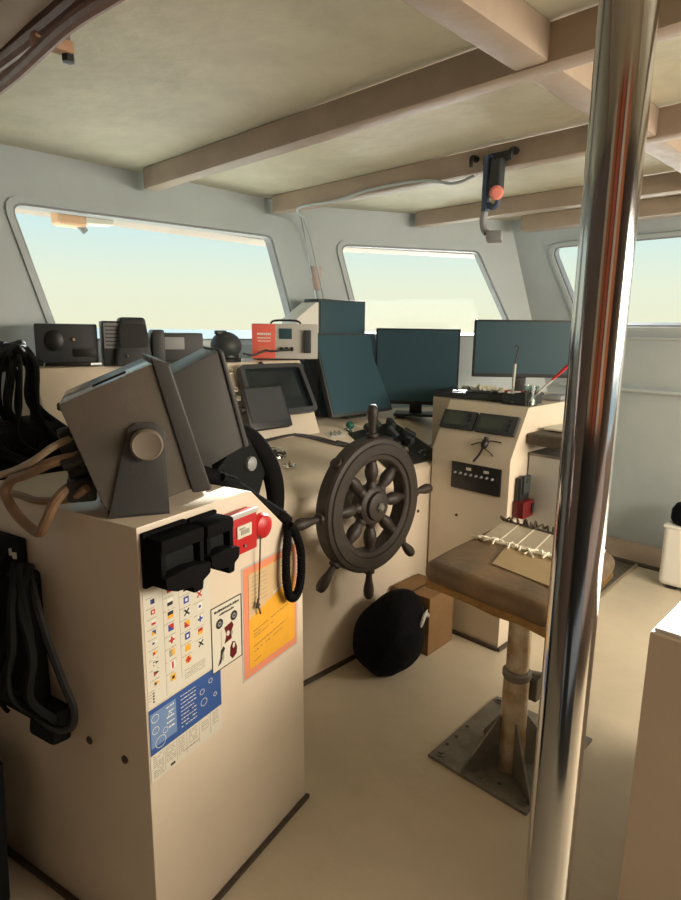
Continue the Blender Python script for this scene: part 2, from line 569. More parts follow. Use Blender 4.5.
# outside: sea, added bounce deck, visor over the front windows
sea = struct(MB().prism([(-6000, -6000), (9000, -6000), (9000, 9000), (-6000, 9000)], (0, 0, -4.2), (1, 0, 0), (0, 1, 0), 0.2).build('sea', M_sea))
deck = struct(MB().prism([(-2.5, 2.9), (2.7, 2.9), (4.6, 1.9), (4.6, -4), (7, -4), (7, 3.5), (4.2, 7.5), (-2.5, 7.5)], (0, 0, 0.70), (1, 0, 0), (0, 1, 0), 0.3).build('foredeck', M_deck))  # unseen deck, raised and whitened to bounce sunlight onto the ceiling
struct(MB().prism([(-2.5, -8), (7, -8), (7, -1.75), (-2.5, -1.75)], (0, 0, -0.3), (1, 0, 0), (0, 1, 0), 0.26).build('aft_deck', M_deck))
struct(MB().prism([(-1.4, 2.805), (2.48, 2.805), (3.70, 2.150), (3.80, 2.30), (2.56, 3.02), (-1.4, 3.02)], (0, 0, 1.995), (1, 0, 0), (0, 1, 0), 0.20).build('roof_visor', M_beam))

# ================================================================== CONSOLES
# long wheel console with a sloped desk, seen under the wheel
DZ = 0.845
def desk(y): return DZ + 0.45 * (y - 1.77)
c1 = thing('wheel_console', 'long cream painted console with sloped desk behind the dark wooden ship wheel', 'console', (1.55, 2.1, 0))
prof = [(1.77, 0.0), (1.77, DZ - 0.012), (1.782, DZ), (2.14, desk(2.14)), (2.60, 1.03), (2.50, 0.0)]
profR = [(1.77, 0.0), (1.77, DZ - 0.012), (1.782, DZ), (2.14, desk(2.14)), (2.60, 1.03), (2.50, 0.0)]
vs, fs = [], []
X0, X1 = 0.30, 2.615
for x, pf in ((X0, prof), (X1, profR)):
    vs += [(x, y, z) for y, z in pf]
n = len(prof)
fs.append(list(range(n)))
fs.append(list(range(n, 2 * n)))
for i in range(n):
    j = (i + 1) % n
    fs.append((i, j, n + j, n + i))
MB().mesh(vs, fs).build('body', M_cream, c1)
vs = [(2.616, 1.906, 0), (2.616, 1.906, desk(1.906)), (2.616, 2.14, desk(2.14)), (2.616, 2.18, 1.016), (2.616, 2.60, 1.03), (2.616, 2.50, 0),
      (3.30, 1.906, 0), (3.30, 1.906, desk(1.906)), (3.30, 2.14, desk(2.14)), (3.30, 2.18, 1.016), (3.30, 2.24, 1.03), (3.30, 2.24, 0)]
fs = [(0, 1, 2, 3, 4, 5), (6, 7, 8, 9, 10, 11)] + [(i, (i + 1) % 6, 6 + (i + 1) % 6, 6 + i) for i in range(6)]
MB().mesh(vs, fs).build('corner_body', M_cream, c1)
MB().box(((X0 + X1) / 2 + 0.3, 1.763, 0.008), (1.7, 0.016, 0.016)).build('floor_seal', M_seal, c1)
for (x, z) in ((1.42, 0.40), (2.36, 0.62), (2.30, 0.20)):
    scr = MB(); scr.cyl((x, 1.772, z), (x, 1.766, z), 0.008, seg=12); scr.build('screw_cap', M_seal, c1)

# instrument riser (upright leaning cabinet standing on the desk)
rs = thing('instrument_riser', 'cream leaning instrument cabinet on the desk carrying radios and the red power supply', 'cabinet', (1.4, 2.3, 0.99))
nr = V((0, -0.34, 0.15)).normalized()
P = [(2.105, 0.988), (2.265, 1.345), (2.278, 1.358), (2.60, 1.358), (2.53, 1.034), (2.15, 1.011)]
P = [(2.125, 1.008), (2.268, 1.345), (2.278, 1.356), (2.56, 1.356), (2.50, 1.035), (2.15, 1.02)]
MB().prism(P, (0.77, 0, 0), (0, 1, 0), (0, 0, 1), 1.25, bev=0.006).build('body', M_cream, rs)

# starboard console
c2 = thing('starboard_console', 'cream painted console with two small displays and black switch panel on its face', 'console', (2.9, 1.7, 0))
yA, yB, yB2 = 1.33, 1.76, 1.90
vs = [(2.45, yA, 0), (2.45, yA, 0.935), (2.585, yA, 1.165), (3.36, yA, 1.168), (3.36, yA, 0),
      (2.45, yB, 0), (2.45, yB, 0.935), (2.585, yB, 1.165), (2.63, yB, 1.168), (2.63, yB, 0),
      (2.63, 1.90, 0), (2.63, 1.90, 1.168), (3.36, 1.90, 0), (3.36, 1.90, 1.168)]
fs = [(0, 1, 2, 3, 4), (5, 6, 7, 8, 9), (0, 1, 6, 5), (1, 2, 7, 6), (2, 3, 8, 7), (9, 8, 11, 10), (10, 11, 13, 12), (12, 13, 3, 4), (3, 13, 11, 8), (0, 5, 9, 10, 12, 4)]
MB().mesh(vs, fs).build('body', M_cream, c2)
fsl = MB()
fsl.box((2.443, (yA + yB) / 2, 0.008), (0.016, yB - yA, 0.016))
fsl.box((2.9, yA - 0.007, 0.008), (0.92, 0.016, 0.016))
fsl.build('floor_seal', M_seal, c2)
for (y, z) in ((1.60, 0.62), (1.55, 0.42)):
    fb = MB(); fb.cyl((2.452, y, z), (2.445, y, z), 0.007, seg=12); fb.build('screw_cap', M_seal, c2)

# ------------------------------------------------------------------ foreground pedestal cabinet
ROTB = R(13.8)
BX = (0.558, 1.136, 0)
def BW(u, v, z):
    return V((BX[0] + u * math.cos(ROTB) - v * math.sin(ROTB), BX[1] + u * math.sin(ROTB) + v * math.cos(ROTB), z))
BU, BV = V((math.cos(ROTB), math.sin(ROTB), 0)), V((-math.sin(ROTB), math.cos(ROTB), 0))
pc = thing('pedestal_cabinet', 'cream cabinet in the foreground with posters on its side and a clipped sloping corner', 'cabinet', BW(0.3, 0.3, 0))
VL, VR = 0.640, 0.488
sp = [(0.0, 0.0), (0.623, 0.0), (0.607, 0.850), (0.585, 0.900), (0.375, 1.090), (0.355, 1.096), (0.0, 1.096)]
vs = [BW(u, 0, z) for u, z in sp] + [BW(u, VL + (VR - VL) * u / 0.62, z) for u, z in sp]
n = len(sp)
fs = [list(range(n)), list(range(2 * n - 1, n - 1, -1))] + [(i, (i + 1) % n, n + (i + 1) % n, n + i) for i in range(n)]
MB().mesh(vs, fs, bev=0.005).build('body', M_cream, pc)
sl = MB()
sl.prism([(0.0, 0.0), (0.63, 0.0), (0.63, 0.012), (0.0, 0.012)], BW(0, -0.001, 0), BU, (0, 0, 1), 0.012)
sl.prism([(0.0, 0.0), (VL, 0.0), (VL, 0.012), (0.0, 0.012)], BW(-0.013, 0, 0), BV, (0, 0, 1), 0.012)
sl.build('floor_seal', M_seal, pc)
for (v, z) in ((0.205, 0.524), (0.080, 0.523)):
    b = MB(); b.lathe([(0.010, 0), (0.010, 0.004), (0.005, 0.007), (0, 0.007)], axis_mat(BW(0.001, v, z), -BU), 14)
    b.build('screw', M_seal, pc)

# ================================================================== POSTERS on the cabinet side
def PP(u, z, off=0.0):
    return BW(u, -0.0005 - off, z)
def rect(b, u0, z0, u1, z1, lv, mi):
    b.prism([(u0, z0), (u1, z0), (u1, z1), (u0, z1)], PP(0, 0, lv * 0.0005), BU, (0, 0, 1), 0.0005, mi=mi)
def poly(b, pts, lv, mi):
    b.prism(pts, PP(0, 0, lv * 0.0005), BU, (0, 0, 1), 0.0005, mi=mi)
def inkline(b, u0, u1, z, h, mi, lv=1, gap=0.35, unit=0.006, slope=0):
    u = u0
    while u < u1:
        L = unit * random.uniform(0.5, 1.8)
        e_ = min(u + L, u1)
        if random.random() > 0.1:
            zz = z + slope * (u - u0)
            rect(b, u, zz, e_, zz + h * random.uniform(0.6, 1.0), lv, mi)
        u = e_ + unit * gap

# signal flag chart
FM = [M_paper, M_fred, M_fblue, M_fyel, M_ink, M_fwht, M_gink]
b = MB()
rect(b, 0.006, 0.676, 0.209, 0.985, 0, 0)
def sq(u, z, s, kind):
    x0, x1, y0, y1 = u, u + s, z, z + s
    m = (x0 + x1) / 2; h = (y0 + y1) / 2
    if kind[0] == 'S': rect(b, x0, y0, x1, y1, 1, int(kind[1]))
    elif kind[0] == 'V':
        rect(b, x0, y0, m, y1, 1, int(kind[1])); rect(b, m, y0, x1, y1, 1, int(kind[2]))
    elif kind[0] == 'H':
        rect(b, x0, y0, x1, h, 1, int(kind[1])); rect(b, x0, h, x1, y1, 1, int(kind[2]))
    elif kind[0] == 'X':
        rect(b, x0, y0, x1, y1, 1, int(kind[1])); t_ = s * 0.18
        poly(b, [(x0, y0), (x0 + t_, y0), (x1, y1 - t_), (x1, y1), (x1 - t_, y1), (x0, y0 + t_)], 2, int(kind[2]))
        poly(b, [(x1, y0), (x1, y0 + t_), (x0 + t_, y1), (x0, y1), (x0, y1 - t_), (x1 - t_, y0)], 3, int(kind[2]))
    elif kind[0] == '+':
        rect(b, x0, y0, x1, y1, 1, int(kind[1])); t_ = s * 0.16
        rect(b, m - t_, y0, m + t_, y1, 2, int(kind[2])); rect(b, x0, h - t_, x1, h + t_, 3, int(kind[2]))
    elif kind[0] == 'B':
        rect(b, x0, y0, x1, y1, 1, int(kind[1])); rect(b, x0 + s * .28, y0 + s * .28, x1 - s * .28, y1 - s * .28, 2, int(kind[2]))
    elif kind[0] == 'D':
        poly(b, [(x0, y0), (x1, y0), (x0, y1)], 1, int(kind[1])); poly(b, [(x1, y0), (x1, y1), (x0, y1)], 1, int(kind[2]))
    elif kind[0] == '3':
        rect(b, x0, y0, x1, y1, 1, int(kind[1])); rect(b, x0 + s * .34, y0, x0 + s * .66, y1, 2, int(kind[2]))
    elif kind[0] == 'T':
        poly(b, [(x0, y0), (x1 + s * .4, h + s * .15), (x0, y1)], 1, int(kind[1])); rect(b, x0, y0 + s * .25, x0 + s * .5, y1 - s * .25, 2, int(kind[2]))
    inkline(b, x0 - 0.012, x0 + s * 1.3, y1 + 0.004, 0.002, 6, 1)
cols = [
    (0.026, 0.932, 0.0243, 0.011, ['V24', 'B15', 'H15', 'D32', 'T52', 'T31', 'T45', 'T41', 'T34']),
    (0.073, 0.940, 0.0308, 0.016, ['S1', 'H45', 'H34', 'D21', '+51', 'V63', '351', 'B34']),
    (0.122, 0.955, 0.0300, 0.016, ['334', 'D43', 'B25', 'X54', 'D13', 'B25', 'S3', '+31']),
    (0.165, 0.957, 0.0317, 0.015, ['V51', 'D51', 'X51', 'B52', '+52', 'H31', 'X54']),
]
for u, z, dz, s, ks in cols:
    for i, k in enumerate(ks):
        sq(u, z - 0.016 - i * dz, s, k)
for i in range(4):
    sq(0.020, 0.705 - i * 0.0 + 0.0 - 0.0 if i == 0 else 0.705 - i * 0.007, 0.004, 'S4')
for i in range(5):
    inkline(b, 0.118, 0.185, 0.712 - i * 0.005, 0.002, 6)
rect(b, 0.0600, 0.680, 0.0603, 0.980, 1, 6); rect(b, 0.1080, 0.700, 0.1083, 0.980, 1, 6)
tag(b.build('flag_chart', FM), 'white chart of small coloured signal flags below the black holders', 'poster')

# blue chart sheet
b = MB()
rect(b, 0.004, 0.490, 0.238, 0.672, 0, 0)
rect(b, 0.005, 0.558, 0.238, 0.671, 1, 1)
rect(b, 0.008, 0.575, 0.085, 0.660, 2, 2)
for (u, z, rr) in ((0.022, 0.645, 0.011), (0.022, 0.615, 0.010), (0.035, 0.580, 0.016), (0.17, 0.63, 0.008), (0.20, 0.645, 0.007), (0.175, 0.60, 0.011), (0.215, 0.60, 0.006), (0.05, 0.60, 0.008), (0.065, 0.63, 0.006)):
    circ = [(u + rr * math.cos(2 * PI * k / 16), z + rr * math.sin(2 * PI * k / 16) * 0.9) for k in range(16)]
    ci = [(u + (rr - 0.0012) * math.cos(2 * PI * k / 16), z + (rr - 0.0012) * math.sin(2 * PI * k / 16) * 0.9) for k in range(16)]
    b.ringwall(circ, [ci], PP(0, 0, 0.0016), BU, (0, 0, 1), 0.0005, mi=3)
for i in range(9):
    inkline(b, 0.10, 0.15, 0.655 - i * 0.010, 0.0022, 3, 2)
for i in range(5):
    inkline(b, 0.055, 0.078, 0.650 - i * 0.013, 0.004, 3, 3)
for k, (u0, u1, nz) in enumerate(((0.012, 0.042, 11), (0.05, 0.078, 8), (0.088, 0.108, 9), (0.122, 0.150, 7), (0.165, 0.190, 6), (0.205, 0.225, 7))):
    for i in range(nz):
        inkline(b, u0, u1, 0.550 - i * 0.0052, 0.002, 4, 1)
for u in (0.046, 0.083, 0.115, 0.157, 0.197):
    rect(b, u, 0.50, u + 0.0004, 0.556, 1, 4)
rect(b, 0.062, 0.497, 0.076, 0.503, 1, 5)
inkline(b, 0.11, 0.16, 0.508, 0.004, 4)
tag(b.build('blue_chart', [M_paper, M_blue, M_lblue, M_fwht, M_gink, M_ink]), 'blue and white chart sheet lowest on the cabinet side, under the flags', 'poster')

# small instruction card with a black border
b = MB()
rect(b, 0.208, 0.655, 0.322, 0.830, 2, 0)
for a_ in ((0.208, 0.655, 0.2105, 0.830), (0.3195, 0.655, 0.322, 0.830), (0.208, 0.655, 0.322, 0.6575), (0.208, 0.8275, 0.322, 0.830)):
    rect(b, *a_, 3, 1)
inkline(b, 0.220, 0.312, 0.812, 0.0065, 1, 3, 0.25, 0.006)
inkline(b, 0.238, 0.292, 0.801, 0.0060, 1, 3, 0.25, 0.006)
for (u, z) in ((0.238, 0.780), (0.292, 0.781)):
    for rr, mi, lv in ((0.013, 1, 3), (0.0065, 4, 4), (0.003, 1, 5)):
        poly(b, [(u + rr * math.cos(2 * PI * k / 20), z + rr * math.sin(2 * PI * k / 20)) for k in range(20)], lv, mi)
poly(b, [(0.255, 0.762), (0.284, 0.768), (0.290, 0.755), (0.281, 0.742), (0.282, 0.722), (0.255, 0.718), (0.262, 0.740)], 3, 2)
poly(b, [(0.268 + 0.006 * math.cos(2 * PI * k / 14), 0.742 + 0.007 * math.sin(2 * PI * k / 14)) for k in range(14)], 4, 0)
poly(b, [(0.282 + 0.004 * math.cos(2 * PI * k / 14), 0.738 + 0.006 * math.sin(2 * PI * k / 14)) for k in range(14)], 4, 4)
poly(b, [(0.276, 0.700), (0.284, 0.712), (0.294, 0.708), (0.302, 0.690), (0.300, 0.672), (0.284, 0.664), (0.274, 0.676)], 3, 2)
poly(b, [(0.284, 0.700), (0.288, 0.708), (0.293, 0.704), (0.292, 0.694), (0.286, 0.692)], 4, 0)
poly(b, [(0.229, 0.668), (0.240, 0.672), (0.247, 0.690), (0.256, 0.706), (0.250, 0.714), (0.240, 0.706), (0.238, 0.688)], 3, 1)
poly(b, [(0.243, 0.690), (0.249, 0.700), (0.252, 0.686), (0.247, 0.674)], 4, 3)
rect(b, 0.2425, 0.712, 0.2440, 0.760, 3, 3)
tag(b.build('instruction_card', [M_paper, M_ink, M_dred, M_gink, M_greyp]), 'small black bordered instruction card with red drawings beside the orange notice', 'poster')

# orange notice in a clear sleeve with a salmon border
b = MB()
rect(b, 0.325, 0.568, 0.580, 0.895, 0, 0)
rect(b, 0.331, 0.574, 0.573, 0.890, 1, 1)
rect(b, 0.352, 0.596, 0.562, 0.870, 2, 2)
poly(b, [(0.352, 0.742), (0.562, 0.800), (0.562, 0.868), (0.352, 0.868)], 3, 3)
for i in range(7):
    inkline(b, 0.365, 0.43, 0.855 - i * 0.012, 0.0025, 4, 4)
for z, u1 in ((0.700, 0.53), (0.682, 0.46), (0.655, 0.54), (0.640, 0.50), (0.690, 0.40), (0.612, 0.40)):
    inkline(b, 0.37, u1, z, 0.0022, 5, 4, slope=0.12)
poly(b, [(0.455, 0.774), (0.50, 0.788), (0.505, 0.793), (0.46, 0.782)], 4, 6)
tag(b.build('orange_notice', [M_lgrey, M_pink, M_yellow, M_tanp, M_gink, M_hose, M_paper]), 'orange and tan notice with salmon border below the coiled cord', 'poster')

# ================================================================== THINGS MOUNTED ON THE CABINET
def BB(b, u0, u1, v0, v1, z0, z1, bev=0.0, mi=0, rot=0.0):
    """box in the cabinet's own frame"""
    M = Matrix.Translation(BW((u0 + u1) / 2, (v0 + v1) / 2, (z0 + z1) / 2)) @ Matrix.Rotation(ROTB, 4, 'Z') @ Matrix.Rotation(rot, 4, 'Y')
    b.box((0, 0, 0), (u1 - u0, v1 - v0, z1 - z0), bev=bev, mi=mi, M=M)
    return b
def holder(name, label, u0, u1, z0, z1):
    t = thing(name, label, 'holder', BW((u0 + u1) / 2, -0.03, z0))
    uc = (u0 + u1) / 2; wd = (u1 - u0)
    b = MB()
    # back plate, two cheeks, scooped pocket with a drooping lip
    BB(b, u0, u1, -0.012, -0.001, z0 + 0.015, z1, 0.004)
    BB(b, u0, u0 + 0.014, -0.062, -0.010, z0 + 0.03, z1 - 0.012, 0.005)
    BB(b, u1 - 0.014, u1, -0.062, -0.010, z0 + 0.03, z1 - 0.012, 0.005)
    BB(b, u0, u1, -0.066, -0.010, z1 - 0.040, z1 - 0.006, 0.010)
    b.build('shell', M_dull, t)
    b = MB()
    b.prism([(u0 - 0.004, z0 + 0.055), (u0 - 0.002, z0 + 0.030), (u0 + wd * .22, z0 + 0.016), (u0 + wd * .58, z0 + 0.010), (u0 + wd * .60, z0 - 0.006), (u0 + wd * .82, z0 - 0.006), (u0 + wd * .84, z0 + 0.014), (u1 + 0.002, z0 + 0.024), (u1 + 0.004, z0 + 0.050), (uc, z0 + 0.060)],
            BW(0, -0.012, 0), BU, (0, 0, 1), 0.066, bev=0.005)
    b.build('pocket', M_dull, t)
    b = MB(); BB(b, u0 + 0.020, u1 - 0.020, -0.050, -0.013, z0 + 0.05, z1 - 0.045, 0.006)
    b.build('handset_back', M_blackm, t)
    return t
holder('radio_holder', 'larger black plastic radio holder at the cabinet corner above the flags', 0.006, 0.132, 0.945, 1.083)
holder('radio_holder', 'smaller black plastic radio holder touching the red alarm box', 0.140, 0.230, 0.950, 1.080)

t = thing('alarm_box', 'red alarm box with a pale meter window on the cabinet side', 'alarm', BW(0.294, -0.02, 0.948))
b = MB(); BB(b, 0.232, 0.353, -0.034, -0.001, 0.952, 1.058, 0.006); b.build('case', M_red, t)
b = MB(); BB(b, 0.236, 0.350, -0.040, -0.032, 1.050, 1.062, 0.002); b.build('lid', M_lgrey, t)
b = MB(); BB(b, 0.272, 0.327, -0.0375, -0.033, 0.996, 1.028, 0.001)
b.build('meter_window', M_paper, t)
b = MB(); BB(b, 0.285, 0.316, -0.039, -0.036, 1.004, 1.016, 0.0); BB(b, 0.280, 0.300, -0.039, -0.036, 1.018, 1.022)
b.build('meter_scale', M_gink, t)
b = MB(); b.lathe([(0.004, 0), (0.004, 0.004), (0, 0.005)], axis_mat(BW(0.301, -0.034, 0.972), -BV), 12); b.build('screw', M_gsteel, t)

t = thing('pull_button', 'round red pull button with a thin cord hanging from it', 'button', BW(0.408, -0.01, 0.97))
b = MB(); b.lathe([(0.030, 0), (0.030, 0.006), (0.026, 0.014), (0.014, 0.020), (0, 0.021)], axis_mat(BW(0.405, -0.001, 0.990), -BV) @ Matrix.Scale(1.18, 4), 26); b.build('cap', M_red, t)
b = MB(); b.tube([BW(0.388, -0.016, 1.0), BW(0.384, -0.018, 0.95), BW(0.382, -0.015, 0.85), BW(0.381, -0.013, 0.792)], 0.0022, 6); b.build('cord', M_seal, t)
b = MB(); b.tube([BW(0.381, -0.012, 0.795), BW(0.376, -0.013, 0.782), BW(0.372, -0.012, 0.770)], 0.0035, 6)
b.tube([BW(0.379, -0.011, 0.785), BW(0.389, -0.010, 0.772)], 0.0022, 6)
b.tube([BW(0.376, -0.012, 0.784), BW(0.382, -0.013, 0.765), BW(0.389, -0.012, 0.748)], 0.003, 6); b.build('clip', M_seal, t)

# ------------------------------------------------------------------ tilted display units on the cabinet top
DA = R(-24)
DU, DV = V((math.cos(DA), math.sin(DA), 0)), V((-math.sin(DA), math.cos(DA), 0))
DO = V((0.545, 1.226, 0))
def DWp(u, v, z):
    return DO + DU * u + DV * v + V((0, 0, z))
def tilt_unit(name, label, v0, v1, corners, bezel, bracket, knob_uz, foot_to, cm_=None, near=True):
    """corners and bezel: TL, TR, BR, BL (u,z) of the side outline in the display frame"""
    uc = (corners[2][0] + corners[3][0]) / 2
    t = thing(name, label, 'display', DWp(uc, (v0 + v1) / 2, 1.0965))
    b = MB(); b.prism(corners, DWp(0, v1, 0), DU, (0, 0, 1), v1 - v0, bev=0.006, seg=2)
    b.build('case', cm_ or M_taupe, t)
    b = MB(); b.prism(bezel, DWp(0, v1 + 0.006, 0), DU, (0, 0, 1), v1 - v0 + 0.012, bev=0.006, seg=3)
    b.build('bezel', M_taupe2, t)
    TRb, BRb = V(bezel[1]).to_2d(), V(bezel[2]).to_2d()
    ed = (BRb - TRb).normalized(); nn = V((-ed.y, ed.x))
    if nn.x < 0: nn = -nn
    s0, s1 = TRb + ed * 0.02, BRb - ed * 0.02
    q = [s0 - nn * 0.002, s0 + nn * 0.002, s1 + nn * 0.002, s1 - nn * 0.002]
    b = MB(); b.prism([(x.x, x.y) for x in q], DWp(0, v1 - 0.02, 0), DU, (0, 0, 1), v1 - v0 - 0.04); b.build('screen', M_screen, t)
    for k, vv in enumerate((v0 - 0.008, v1 + 0.002)):
        if k == 0 and not near: continue
        b = MB(); b.prism(bracket, DWp(0, vv + 0.006, 0), DU, (0, 0, 1), 0.006, bev=0.002); b.build('bracket', M_taupe2, t)
        b = MB(); sgn = -1 if k == 0 else 1
        b.lathe([(0.032, 0), (0.0345, 0.004), (0.0345, 0.018), (0.030, 0.024), (0.026, 0.0225), (0, 0.0225)], axis_mat(DWp(knob_uz[0], vv if k == 0 else vv + 0.006, knob_uz[1]), DV * sgn), 28)
        b.build('knob', M_knob, t)
    bu = [x[0] for x in bracket if x[1] < 1.11]
    b = MB() if near else MB().box(DWp(0.25, v0 + 0.03, 1.115), (0.05, 0.05, 0.03), rot=(0, 0, DA)); b.prism([(min(bu), v0 - 0.008), (max(bu), v0 - 0.008), (max(bu), foot_to), (min(bu), foot_to)], DWp(0, 0, 1.0965), DU, DV, 0.005); b.build('base_strap', M_taupe2, t)
    return t
brk = [(-0.004, 1.0965), (0.124, 1.0965), (0.121, 1.285), (0.100, 1.303), (0.062, 1.303), (0.044, 1.290)]
tA = tilt_unit('radar_display', 'large taupe display unit tilted on a knobbed bracket at the cabinet corner', 0.010, 0.300,
               [(-0.086, 1.346), (0.104, 1.428), (0.176, 1.146), (0.060, 1.112), (-0.008, 1.112)],
               [(0.098, 1.440), (0.138, 1.426), (0.219, 1.142), (0.176, 1.138)], brk, (0.081, 1.257), 0.308)
b = MB(); b.prism([(-0.020, 1.3752), (0.050, 1.4052), (0.0492, 1.4082), (-0.0208, 1.3782)], DWp(0, 0.10, 0), DU, (0, 0, 1), 0.03); b.build('type_plate', M_charc, tA)
for (u, z) in ((-0.010, 1.132), (-0.082, 1.338)):
    b = MB(); b.lathe([(0.009, 0), (0.009, 0.008), (0.006, 0.012), (0, 0.012)], axis_mat(DWp(u + 0.004, 0.04, z), -DU), 14)
    b.build('case_screw', M_seal, tA)
brk2 = [(x + 0.190, z) for x, z in brk]
tB = tilt_unit('radar_display', 'dark grey display unit standing just right of the large taupe one', 0.335, 0.600,
               [(0.095, 1.340), (0.300, 1.444), (0.366, 1.174), (0.26, 1.118), (0.17, 1.118)],
               [(0.298, 1.450), (0.314, 1.442), (0.380, 1.176), (0.366, 1.170)], brk2, (0.262, 1.28), 0.40, mat('dark_case', (0.075, 0.073, 0.070), 0.45), False)
for (u, z) in ((0.332, 1.385), (0.345, 1.335), (0.352, 1.310)):
    b = MB(); b.lathe([(0.007, 0), (0.007, 0.012), (0, 0.014)], axis_mat(DWp(u - 0.004, 0.345, z), DU), 12)
    b.build('latch', M_chrome, tB)

# connector cluster and brown hose behind the first unit
t = thing('cable_plug', 'black cable plugs clustered at the back of the taupe display', 'plug', BW(-0.06, 0.12, 1.12))
b = MB()
for (v, z) in ((0.06, 1.225), (0.15, 1.24), (0.10, 1.19), (0.22, 1.26)):
    uu_ = -0.008 - (z - 1.112) * 0.333
    b = MB(); b.cyl(DWp(uu_ - 0.001, v, z), DWp(uu_ - 0.045, v, z - 0.014), 0.017, seg=14, bev=0.003)
    b.build('plug_body', M_black, t)
b = MB(); b.box(DWp(-0.055, 0.10, 1.148), (0.06, 0.09, 0.05), rot=(0, 0, DA), bev=0.008); b.build('plug_block', M_rubber, t)
loop = [(0.000, 0.170, 1.228), (-0.04, 0.21, 1.215), (-0.055, 0.275, 1.185), (-0.050, 0.345, 1.160), (-0.055, 0.365, 1.126), (-0.055, 0.325, 1.082), (-0.055, 0.255, 1.055), (-0.055, 0.222, 1.085), (-0.045, 0.200, 1.130), (-0.015, 0.195, 1.155), (0.025, 0.20, 1.158)]
b = MB(); b.tube([BW(*p) for p in loop], 0.0115, 10); tag(b.build('hose', M_hose), 'thick brown cable looping down over the cabinet edge', 'cable')
for k, (lab, pts, rr, mm) in enumerate((
    ('thin beige cable running up from the cabinet top to the plugs', [(-0.09, 0.62, 1.11), (-0.07, 0.48, 1.14), (-0.05, 0.36, 1.175), (-0.06, 0.25, 1.215), (-0.04, 0.20, 1.25), (0.0, 0.20, 1.262)], 0.008, M_beige),
    ('pale beige cable loop hanging among the black cables at left edge', [(0.02, 0.55, 1.32), (-0.04, 0.60, 1.30), (-0.06, 0.66, 1.22), (-0.04, 0.70, 1.15), (0.0, 0.66, 1.13), (0.02, 0.60, 1.2), (0.01, 0.57, 1.3)], 0.007, M_beige),
    ('short tan cable lying on the cabinet top behind the brown loop', [(-0.02, 0.60, 1.105), (0.0, 0.42, 1.105), (-0.02, 0.30, 1.112), (-0.01, 0.2, 1.13), (0.0, 0.15, 1.16)], 0.009, M_hose))):
    b = MB(); b.tube([BW(*p) for p in pts], rr, 8); tag(b.build('cable', mm), lab, 'cable')

# ------------------------------------------------------------------ telephone handset with coiled cord
t = thing('telephone_handset', 'black telephone handset lying on the cabinet clipped corner beside the display', 'handset', BW(0.42, 0.08, 1.05))
b = MB()
b.tube([BW(0.330, 0.150, 1.128), BW(0.385, 0.120, 1.106), BW(0.440, 0.090, 1.066), BW(0.487, 0.060, 1.020), BW(0.530, 0.022, 0.972)], lambda s: 0.018 + 0.008 * abs(2 * s - 1) ** 2, 12)
b.build('grip', M_dull, t)
b = MB(); b.lathe([(0.026, 0), (0.029, 0.008), (0.026, 0.026), (0.014, 0.032), (0, 0.032)], axis_mat(BW(0.519, 0.016, 0.962), BU * 0.7 + V((0, 0, 0.7))), 20)
b.build('mouthpiece', M_dull, t)
b = MB(); b.lathe([(0.024, 0), (0.027, 0.008), (0.024, 0.022), (0, 0.026)], axis_mat(BW(0.335, 0.150, 1.101), V((0, 0, 1))), 20)
b.build('earpiece', M_dull, t)
ctr = smooth_pts([BW(0.525, -0.002, 0.975), BW(0.500, -0.022, 0.930), BW(0.488, -0.026, 0.880), BW(0.486, -0.028, 0.815), BW(0.500, -0.028, 0.762), BW(0.524, -0.028, 0.746), BW(0.548, -0.028, 0.765), BW(0.559, -0.028, 0.815), BW(0.558, -0.026, 0.880), BW(0.540, -0.022, 0.930), BW(0.512, -0.022, 0.965)], 62)
hel = []
for i, p in enumerate(ctr):
    d = (ctr[min(i + 1, len(ctr) - 1)] - ctr[max(i - 1, 0)]).normalized()
    x = BV; y = d.cross(x).normalized()
    a_ = i * 0.85
    hel.append(p + (x * math.cos(a_) + y * math.sin(a_)) * 0.0095)
b = MB(); b.tube(hel, 0.0042, 5, smooth=0); b.build('coiled_cord', M_dull, t)
t = thing('handset_cradle', 'black curved handset cradle behind the telephone handset', 'cradle', BW(0.55, 0.2, 0.95))
b = MB()
b.tube([BW(0.560, 0.22, 1.215), BW(0.628, 0.205, 1.175), BW(0.690, 0.195, 1.095), BW(0.722, 0.19, 1.01), BW(0.715, 0.18, 0.93), BW(0.66, 0.15, 0.88)], lambda s: 0.020 + 0.012 * math.sin(PI * s), 12)
b.build('arm', M_dull, t)
b = MB(); b.prism(rrect([(0.40, 1.07), (0.585, 1.20), (0.68, 1.06), (0.60, 0.90)], 0.03), BW(0, 0.24, 0), BU, (0, 0, 1), 0.05, bev=0.006); b.build('plate', M_blackm, t)
b = MB(); b.lathe([(0.022, 0), (0.022, 0.010), (0.012, 0.016), (0, 0.016)], axis_mat(BW(0.60, 0.19, 1.10), -BV), 20); b.build('socket', M_greyp, t)
b = MB(); b.tube([BW(0.375, 0.10, 1.115), BW(0.44, 0.10, 1.085), BW(0.50, 0.12, 1.02), BW(0.56, 0.15, 0.95)], 0.011, 8); b.build('lead', M_dull, t)

